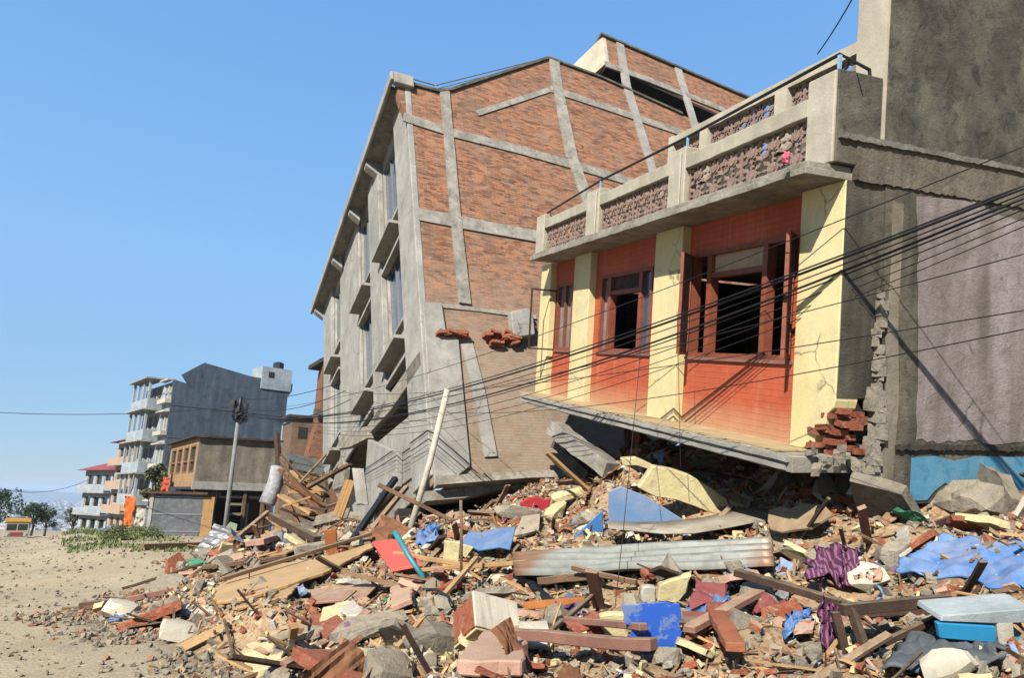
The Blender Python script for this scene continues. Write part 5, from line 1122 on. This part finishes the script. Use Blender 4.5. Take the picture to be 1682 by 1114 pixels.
sheet('pink_scrap', 'bright pink plastic scrap caught under the balustrade', 'plastic scrap', [(1286,268),(1296,266),(1296,250),(1288,252)], 6, 6, plain('pink_plastic','e0607a',.7), .03, 35, 0, d4=[7.1]*4)

# ================================================================== SCATTERED DEBRIS: prototypes, then copies
rs_ = random.Random(2024)
def proto_mesh(name, bm, m):
    me = bpy.data.meshes.new(name); bm.to_mesh(me); bm.free(); me.materials.append(m); return me
def brick_bm(seed, l, w_, h_):
    rn = random.Random(seed); bm = bmesh.new(); r_ = bmesh.ops.create_cube(bm, size=1)
    for v in bm.verts: v.co = V((v.co.x*l, v.co.y*w_, v.co.z*h_))+V((rn.uniform(-1,1), rn.uniform(-1,1), rn.uniform(-1,1)))*.008
    bmesh.ops.subdivide_edges(bm, edges=bm.edges, cuts=1, use_grid_fill=True)
    for v in bm.verts: v.co += V((rn.uniform(-1,1), rn.uniform(-1,1), rn.uniform(-1,1)))*.006
    es = [e for e in bm.edges if len(e.link_faces) == 2 and e.calc_face_angle() > .8]; bmesh.ops.bevel(bm, geom=es, offset=.006, segments=1, affect='EDGES'); return bm
def plate_bm(seed, l, w_, t_):
    rn = random.Random(seed); n = rn.randint(4, 6); q = []
    for i in range(n): a = 2*math.pi*(i+rn.uniform(-.25,.25))/n; q.append(V((math.cos(a)*l/2*rn.uniform(.75,1.1), math.sin(a)*w_/2*rn.uniform(.75,1.1), 0)))
    mb = MB(); mb.prism(q, V((0,0,t_))); me = bpy.data.meshes.new('t'); me.from_pydata(mb.v, [], mb.f); bm = bmesh.new(); bm.from_mesh(me); bpy.data.meshes.remove(me)
    bmesh.ops.subdivide_edges(bm, edges=[e for e in bm.edges if e.calc_length() > .08], cuts=2)
    for v in bm.verts: v.co += V((rn.uniform(-1,1), rn.uniform(-1,1), rn.uniform(-.6,.6)))*.01
    bmesh.ops.recalc_face_normals(bm, faces=bm.faces); return bm
def plank_bm(seed, l, w_, t_):
    rn = random.Random(seed); mb = MB(); mb.beam(V((-l/2,0,0)), V((l/2,0,0)), w_, t_, segs=4, jit=.006, rnd=rn); me = bpy.data.meshes.new('t'); me.from_pydata(mb.v, [], mb.f); bm = bmesh.new(); bm.from_mesh(me); bpy.data.meshes.remove(me)
    bmesh.ops.recalc_face_normals(bm, faces=bm.faces); return bm
def rag_bm(seed, s_):
    bm = bmesh.new(); bmesh.ops.create_grid(bm, x_segments=9, y_segments=7, size=s_/2)
    for v in bm.verts:
        p = v.co.copy(); v.co += V((noise.noise(p*9+V((seed,0,0))), noise.noise(p*9+V((0,seed,0))), 1.3*noise.noise(p*7+V((0,0,seed)))))*s_*.28
    r_ = bmesh.ops.solidify(bm, geom=bm.faces, thickness=.006); return bm
def place_spots(n, y0=3.2, y1=20, pw=1.0):
    out = []
    while len(out) < n:
        y = y0+(y1-y0)*rs_.random()**pw; x = rs_.uniform(-8, 7.5)
        if abs(x) > y*.8+.6 or edge_mask(x, y) < rs_.uniform(.05, .6): continue
        if covered(x, y, H(x, y)+.05) and rs_.random() < .93: continue
        out.append((x, y))
    return out
CLEAR = [[(1470,950),(1540,880),(1690,880),(1690,990),(1600,985)],[(1010,985),(1125,985),(1125,1080),(1010,1080)],[(840,880),(1280,865),(1280,945),(840,955)],[(1000,790),(1300,760),(1300,870),(1000,870)],[(740,955),(860,955),(860,1070),(740,1070)],
 [(655,1020),(765,1020),(765,1110),(655,1110)],[(350,955),(610,895),(620,945),(350,1020)],[(600,895),(700,895),(700,970),(600,970)],[(740,890),(850,890),(850,945),(740,945)],[(1325,945),(1420,945),(1420,1060),(1325,1060)],[(1370,985),(1690,985),(1690,1110),(1370,1110)],[(820,1060),(1080,1070),(1080,1112),(820,1095)],[(700,780),(970,770),(970,850),(700,850)]]
def to_px(p): e = V(p)-CAM; z = e.dot(fw); return 841+F*e.dot(rt)/z, 557-F*e.dot(up)/z
def covered(x, y, z):
    px, py = to_px((x, y, z))
    for pg in CLEAR:
        ins = False
        for (x0, y0), (x1, y1) in zip(pg, pg[1:]+pg[:1]):
            if (y0 > py) != (y1 > py) and px < (x1-x0)*(py-y0)/(y1-y0)+x0: ins = not ins
        if ins: return True
    return False
def scatter(name, label, cat, grp, meshes, n, smin, smax, y1=19, pw=1.3, flat=.3, sink=.25, vert=.12, label_list=None):
    sp = place_spots(n, 3.2, y1, pw)
    for i, (x, y) in enumerate(sp):
        me = meshes[i%len(meshes)]; o = bpy.data.objects.new(name, me); COL.objects.link(o); s_ = rs_.uniform(smin, smax)*max(.55, min(1.15, y/6.5))
        nn = nrm_at(V((x, y, 0))); q = V((0,0,1)).rotation_difference(nn).to_euler()
        sd2 = flat*2.2 if rs_.random() < vert else flat
        o.rotation_euler = (q.x+rs_.gauss(0, sd2), q.y+rs_.gauss(0, sd2), rs_.uniform(0, 6.28)); o.scale = (s_, s_*rs_.uniform(.85, 1.1), s_*rs_.uniform(.85, 1.1)); o.location = (x, y, H(x, y)+.03*s_+rs_.uniform(0, .09)); tag(o, label, cat, grp)
BR = [proto_mesh('loose_brick', brick_bm(i, .22 if i%3 else .12, .105, .07), [brick_loose, brick_break, brick_loose][i%3]) for i in range(7)]
scatter('loose_brick', 'loose red brick lying among the rubble of the heap', 'brick', 'loose bricks scattered over the heap', BR, 230, .8, 1.15, 17, 1.2, .4)
def cm(i): 
    r_ = random.Random(i); return proto_mesh('concrete_chunk', chunk_mesh(i, r_.uniform(.1,.2), r_.uniform(.08,.15), r_.uniform(.05,.11), 22, 1, .25), [concrete_rubble, concrete_rubble, cream_white, concrete_rubble][i%4])
scatter('concrete_chunk', 'jagged grey concrete chunk lying on the rubble heap', 'concrete chunk', 'concrete chunks scattered over the heap', [cm(i) for i in range(10)], 230, .5, 1.45, 19, 1.2, .5)
scatter('plaster_piece', 'flat broken piece of painted plaster on the rubble heap', 'plaster piece', 'plaster pieces scattered over the heap', [proto_mesh('plaster_piece', plate_bm(i, .42, .3, .045), [cream_piece, pinkplaster, white_p, cream_piece, concrete_rubble, brick_break][i%6]) for i in range(12)], 170, .5, 1.3, 18, 1.2, .35, vert=.3)
scatter('wall_chunk', 'large flat grey broken wall or floor chunk half buried in the heap', 'wall chunk', 'large flat wall chunks half buried in the heap', [proto_mesh('wall_chunk', plate_bm(60+i, .95, .6, .11), [concrete_rubble, concrete_rubble, brick_break, cream_piece][i%4]) for i in range(8)], 44, .5, 1.05, 18, 1.1, .3, vert=.25)
scatter('long_timber', 'long split timber lying across the rubble heap', 'timber', 'long timbers lying across the heap', [proto_mesh('long_timber', plank_bm(80+i, 2.0+.3*(i%3), .09+.02*(i%2), .06), [wood_old, wood_dark, wood_tan, wood_pink, wood_old][i%5]) for i in range(10)], 34, .5, 1.0, 18, 1.1, .16, vert=.05)
def sheet_bm(seed, l, w_):
    bm = bmesh.new(); bmesh.ops.create_grid(bm, x_segments=22, y_segments=16, size=.5)
    for v in bm.verts:
        p = v.co.copy(); v.co = V((p.x*l, p.y*w_, .09*noise.noise(p*2.2+V((seed,0,0)))+.035*abs(noise.noise(p*6+V((0,seed,0))))+.012*math.sin(p.y*38)+(.5*(abs(p.x)-.3)**2*(1 if seed%2 else -1) if abs(p.x) > .3 else 0)))
    bmesh.ops.solidify(bm, geom=bm.faces, thickness=.004); return bm
scatter('bent_roofing', 'bent piece of metal roofing lying in the rubble heap', 'metal sheet', 'bent roofing pieces in the heap', [proto_mesh('bent_roofing', sheet_bm(90+i, .9, .5), [rust, pipe_grey, rust, rust, weathered('dusty_tin','a29a8a','7b6d5a',None,5,rough=.6,dust=.5)][i%5]) for i in range(5)], 30, .5, 1.2, 18, 1.1, .3, vert=.3)
scatter('splintered_plank', 'short splintered plank lying on the rubble heap', 'plank', 'splintered planks scattered over the heap', [proto_mesh('splintered_plank', plank_bm(i, .9, .09+.02*(i%3), .03), [wood_old, wood_tan, wood_dark, wood_pink][i%4]) for i in range(8)], 150, .35, 1.15, 18, 1.1, .2, vert=.1)
scatter('broken_stick', 'thin broken stick poking out of the rubble heap', 'stick', 'broken sticks scattered over the heap', [proto_mesh('broken_stick', plank_bm(20+i, 1.0, .025, .022), [wood_old, wood_dark, wood_tan][i%3]) for i in range(6)], 170, .4, 1.3, 18, 1.2, .2, vert=.12)
rcols = [white_p, blue_faded, plain('dull_red_rag','8f4a48',.9), plain('grey_rag','8a8a88',.9), plain('ochre_rag','b0925a',.9), greencloth, plain('mauve_rag','7d5f7a',.9), white_p, blue_faded]
scatter('crumpled_rag', 'crumpled scrap of cloth or plastic caught in the rubble heap', 'rag', 'crumpled rags scattered over the heap', [proto_mesh('crumpled_rag', rag_bm(i*3+1, .3), rcols[i%9]) for i in range(9)], 80, .4, 1.0, 17, 1.1, .5)
# fine rubble: one uncountable object
mats = [brick_break, concrete_rubble, cream_piece, wood_old, white_p, pinkplaster, blue_faded, wood_tan]
wts = [14, 38, 10, 24, 3, 8, 1, 10]
mb = MB(); rn = random.Random(99)
def chip(mb, c, s_, mi, rn, el=1.0):
    a = V((rn.gauss(0,1), rn.gauss(0,1), rn.gauss(0,.6))).normalized(); b = a.orthogonal().normalized(); c_ = a.cross(b); t = rn.uniform(0, 6.28); b, c_ = b*math.cos(t)+c_*math.sin(t), c_*math.cos(t)-b*math.sin(t)
    x, y, z = s_*el, s_*rn.uniform(.4, .9), s_*rn.uniform(.2, .6); vs = []
    for k, (i, j, l) in enumerate(((-1,-1,-1),(1,-1,-1),(1,1,-1),(-1,1,-1),(-1,-1,1),(1,-1,1),(1,1,1),(-1,1,1))):
        r_ = rn.uniform(.65, 1.1); vs.append(c+(a*(i*x)+b*(j*y)+c_*(l*z))*r_)
    mb.hexa(vs, mi)
k = 0
while k < 30000:
    y = 3.0+(17)*rn.random()**1.45; x = rn.uniform(-8.5, 8)
    if abs(x) > y*.8+.6: continue
    m_ = edge_mask(x, y)
    if m_ < rn.random()*.95: continue
    mi = rn.choices(range(8), wts)[0]; s_ = rn.uniform(.009, .048)*(1 if y < 8 else 1.35); el = rn.uniform(3, 9) if mi in (3, 7) else 1.1
    chip(mb, V((x, y, H(x, y)+s_*.4+rn.uniform(0, .03))), s_*(.42 if el > 2 else 1), mi, rn, el); k += 1
tag(build(mb, 'fine_rubble', mats, origin=(0,8,0)), 'small broken bits of brick, plaster and wood covering the heap', 'rubble', kind='stuff')
mb = MB(); k = 0
while k < 4300:
    y = 5.5+34*rn.random()**1.7; x = rn.uniform(-.8*y-1, 4)
    m_ = edge_mask(x, y)
    if m_ > .5 or x > -1.2: continue
    near = min(abs(x-ex)+abs(y-ey) for ex, ey in EDGE)
    if near > 1.1 and rn.random() < .88: continue
    s_ = rn.uniform(.006, .03)*(1.5 if near < 1.2 else 1)*(1+y/25); chip(mb, V((x, y, ground_z(x, y)+s_*.3)), s_, rn.choices((0, 1, 2), (16, 50, 40))[0] if near < 1.6 else 1 if rn.random() < .7 else 2, rn); k += 1
tag(build(mb, 'road_pebbles', [brick_loose, concrete_rubble, weathered('sandstone_pebble','b9a585','96856a',None,6,rand=.2)], origin=(-5,12,0)), 'small stones and brick crumbs strewn over the sandy road', 'pebbles', kind='stuff')


# collapsed timbers and sheets between the shop and the leaning block
rn = random.Random(19)
for k in range(26):
    px, py, dd = rn.uniform(478, 548), rn.uniform(775, 865), rn.uniform(20, 27); a = P(px, py, dd); an = rn.uniform(-.9, .9); l_ = rn.uniform(.8, 2.2)
    dv = V((math.cos(an)*.8, rn.uniform(-.5,.5), math.sin(an)))*l_/2; mb = MB(); mb.beam(a-dv, a+dv, rn.choice((.1,.14,.3)), rn.uniform(.05,.1), segs=3, jit=.01, rnd=rn)
    tag(build(mb, 'collapsed_timber', rn.choice((wood_dark, wood_old, wood_dark, rust, wood_tan))), 'dark timber in the tangle between the shop and the leaning block', 'timber', 'tangle of timbers beside the leaning block')
for k, (px, py, dd, w_, h_, m_) in enumerate(((545,850,19,1.0,.3,concrete_rubble),(500,868,19,.8,.3,concrete_rubble),(470,880,18,.6,.25,wood_tan),(592,800,17.5,.3,.9,concrete_pale),(565,820,18,.25,1.0,wood_tan))):
    c = P(px, py, dd); f2 = Frame(c, V((1, rn.uniform(-.4,.4), rn.uniform(-.3,.3))), V((rn.uniform(-.3,.3),0,1)), V((0,-1,.2))); mb = MB(); long_box(mb, f2, -w_/2, w_/2, -h_/2, h_/2, -.06, .06, 6, .02, seed=k); tag(build(mb, 'fallen_piece', m_), ('grey slab piece at the foot of the street front','grey slab piece beside the dark timber tangle','tan board piece left of the dark timber tangle','upright pale concrete splinter in the broken street front','yellowish board standing in the dark doorway of the block')[k], 'debris piece')

# labels that point at one piece: colour, kind and the nearest thing one can find
LM = [(1060,915,'corrugated sheet'),(650,938,'coral red board'),(1070,1035,'blue door panel'),(796,1010,'square masonry block'),(712,1072,'rounded concrete lump'),(1600,960,'blue tarpaulin'),(1370,975,'purple striped cloth'),(1460,1045,'wrecked table frame'),(480,960,'tan fibreboard'),(1140,800,'fallen cream wall'),(880,830,'red blanket'),(670,885,'white leaning pole'),(800,922,'bright blue sheet'),(800,1092,'pinkish plastered slab'),(460,1095,'long cream slab'),(320,975,'pink door frame piece'),(1150,855,'bent pale sheet'),(1580,790,'blue painted dado'),(450,800,'mattress roll'),(1200,1035,'sloping red plank'),(940,1085,'dusty pink timber'),(200,1000,'grey timber by the road'),(545,890,'orange upright board'),(1400,770,'broken brick corner'),(1600,1100,'dusty grey blanket')]
CW = {'loose_brick':'worn red','broken_brick':'bright red','rubble_concrete':'grey','cream_white_plaster':'pale','cream_plaster_piece':'cream','pink_plaster':'pinkish','white_painted':'whitish','old_timber':'brown','fibreboard':'tan','dark_timber':'dark brown','painted_door_frame':'reddish','blue_tarpaulin':'blue','faded_blue_sheet':'faded blue','dull_red_rag':'dull red','grey_rag':'grey','ochre_rag':'ochre','green_cloth':'green','mauve_rag':'mauve','rusty_sheet':'rusty','grey_steel':'grey','dusty_tin':'dusty'}
KW = {'loose_brick':'brick','concrete_chunk':'lump of broken masonry','plaster_piece':'flat plaster piece','splintered_plank':'short plank','broken_stick':'thin stick','crumpled_rag':'crumpled rag','wall_chunk':'large flat wall chunk','long_timber':'long timber','collapsed_timber':'tangled timber','bent_roofing':'bent roofing piece'}
bk = {}
for o in list(COL.objects):
    k = o.name.split('.')[0]
    if k not in KW or o.parent: continue
    x, y = to_px(o.location); q = min(LM, key=lambda l: (l[0]-x)**2+(l[1]-y)**2); dx, dy = x-q[0], y-q[1]
    rel = ('right of the' if dx > 0 else 'left of the') if abs(dx) > abs(dy)*1.3 else ('in front of the' if dy > 0 else 'behind the')
    bk.setdefault((k, CW.get(o.data.materials[0].name, 'dusty'), rel, q[2]), []).append((dx*dx+dy*dy, o.name))
OR = ['nearest', 'second nearest', 'third nearest', 'fourth nearest', 'fifth nearest', 'sixth nearest', 'seventh nearest', 'eighth nearest']
for (k, cw, rel, lm), L in bk.items():
    L.sort()
    for i, (_, n) in enumerate(L):
        bpy.data.objects[n]['label'] = f"{cw} {KW[k]} {rel} {lm}" if len(L) == 1 else (f"{OR[i]} {cw} {KW[k]} {rel} {lm}" if i < 8 else f"{cw} {KW[k]} farther out {rel} {lm}")
# haze
hb = bpy.data.meshes.new('haze'); bm = bmesh.new(); bmesh.ops.create_cube(bm, size=1); bm.to_mesh(hb); bm.free()
hz = bpy.data.objects.new('haze', hb); COL.objects.link(hz); hz.scale = (19000, 19000, 137); hz.location = (0, 0, -104.7+68.5); hz['kind'] = 'stuff'
hm = bpy.data.materials.new('valley_haze'); hm.use_nodes = True; t_ = hm.node_tree; t_.nodes.clear(); vo = t_.nodes.new('ShaderNodeVolumePrincipled'); ou = t_.nodes.new('ShaderNodeOutputMaterial')
vo.inputs['Color'].default_value = (.66, .8, 1, 1); vo.inputs['Density'].default_value = .00017; vo.inputs['Anisotropy'].default_value = .2; t_.links.new(vo.outputs[0], ou.inputs['Volume']); hb.materials.append(hm)
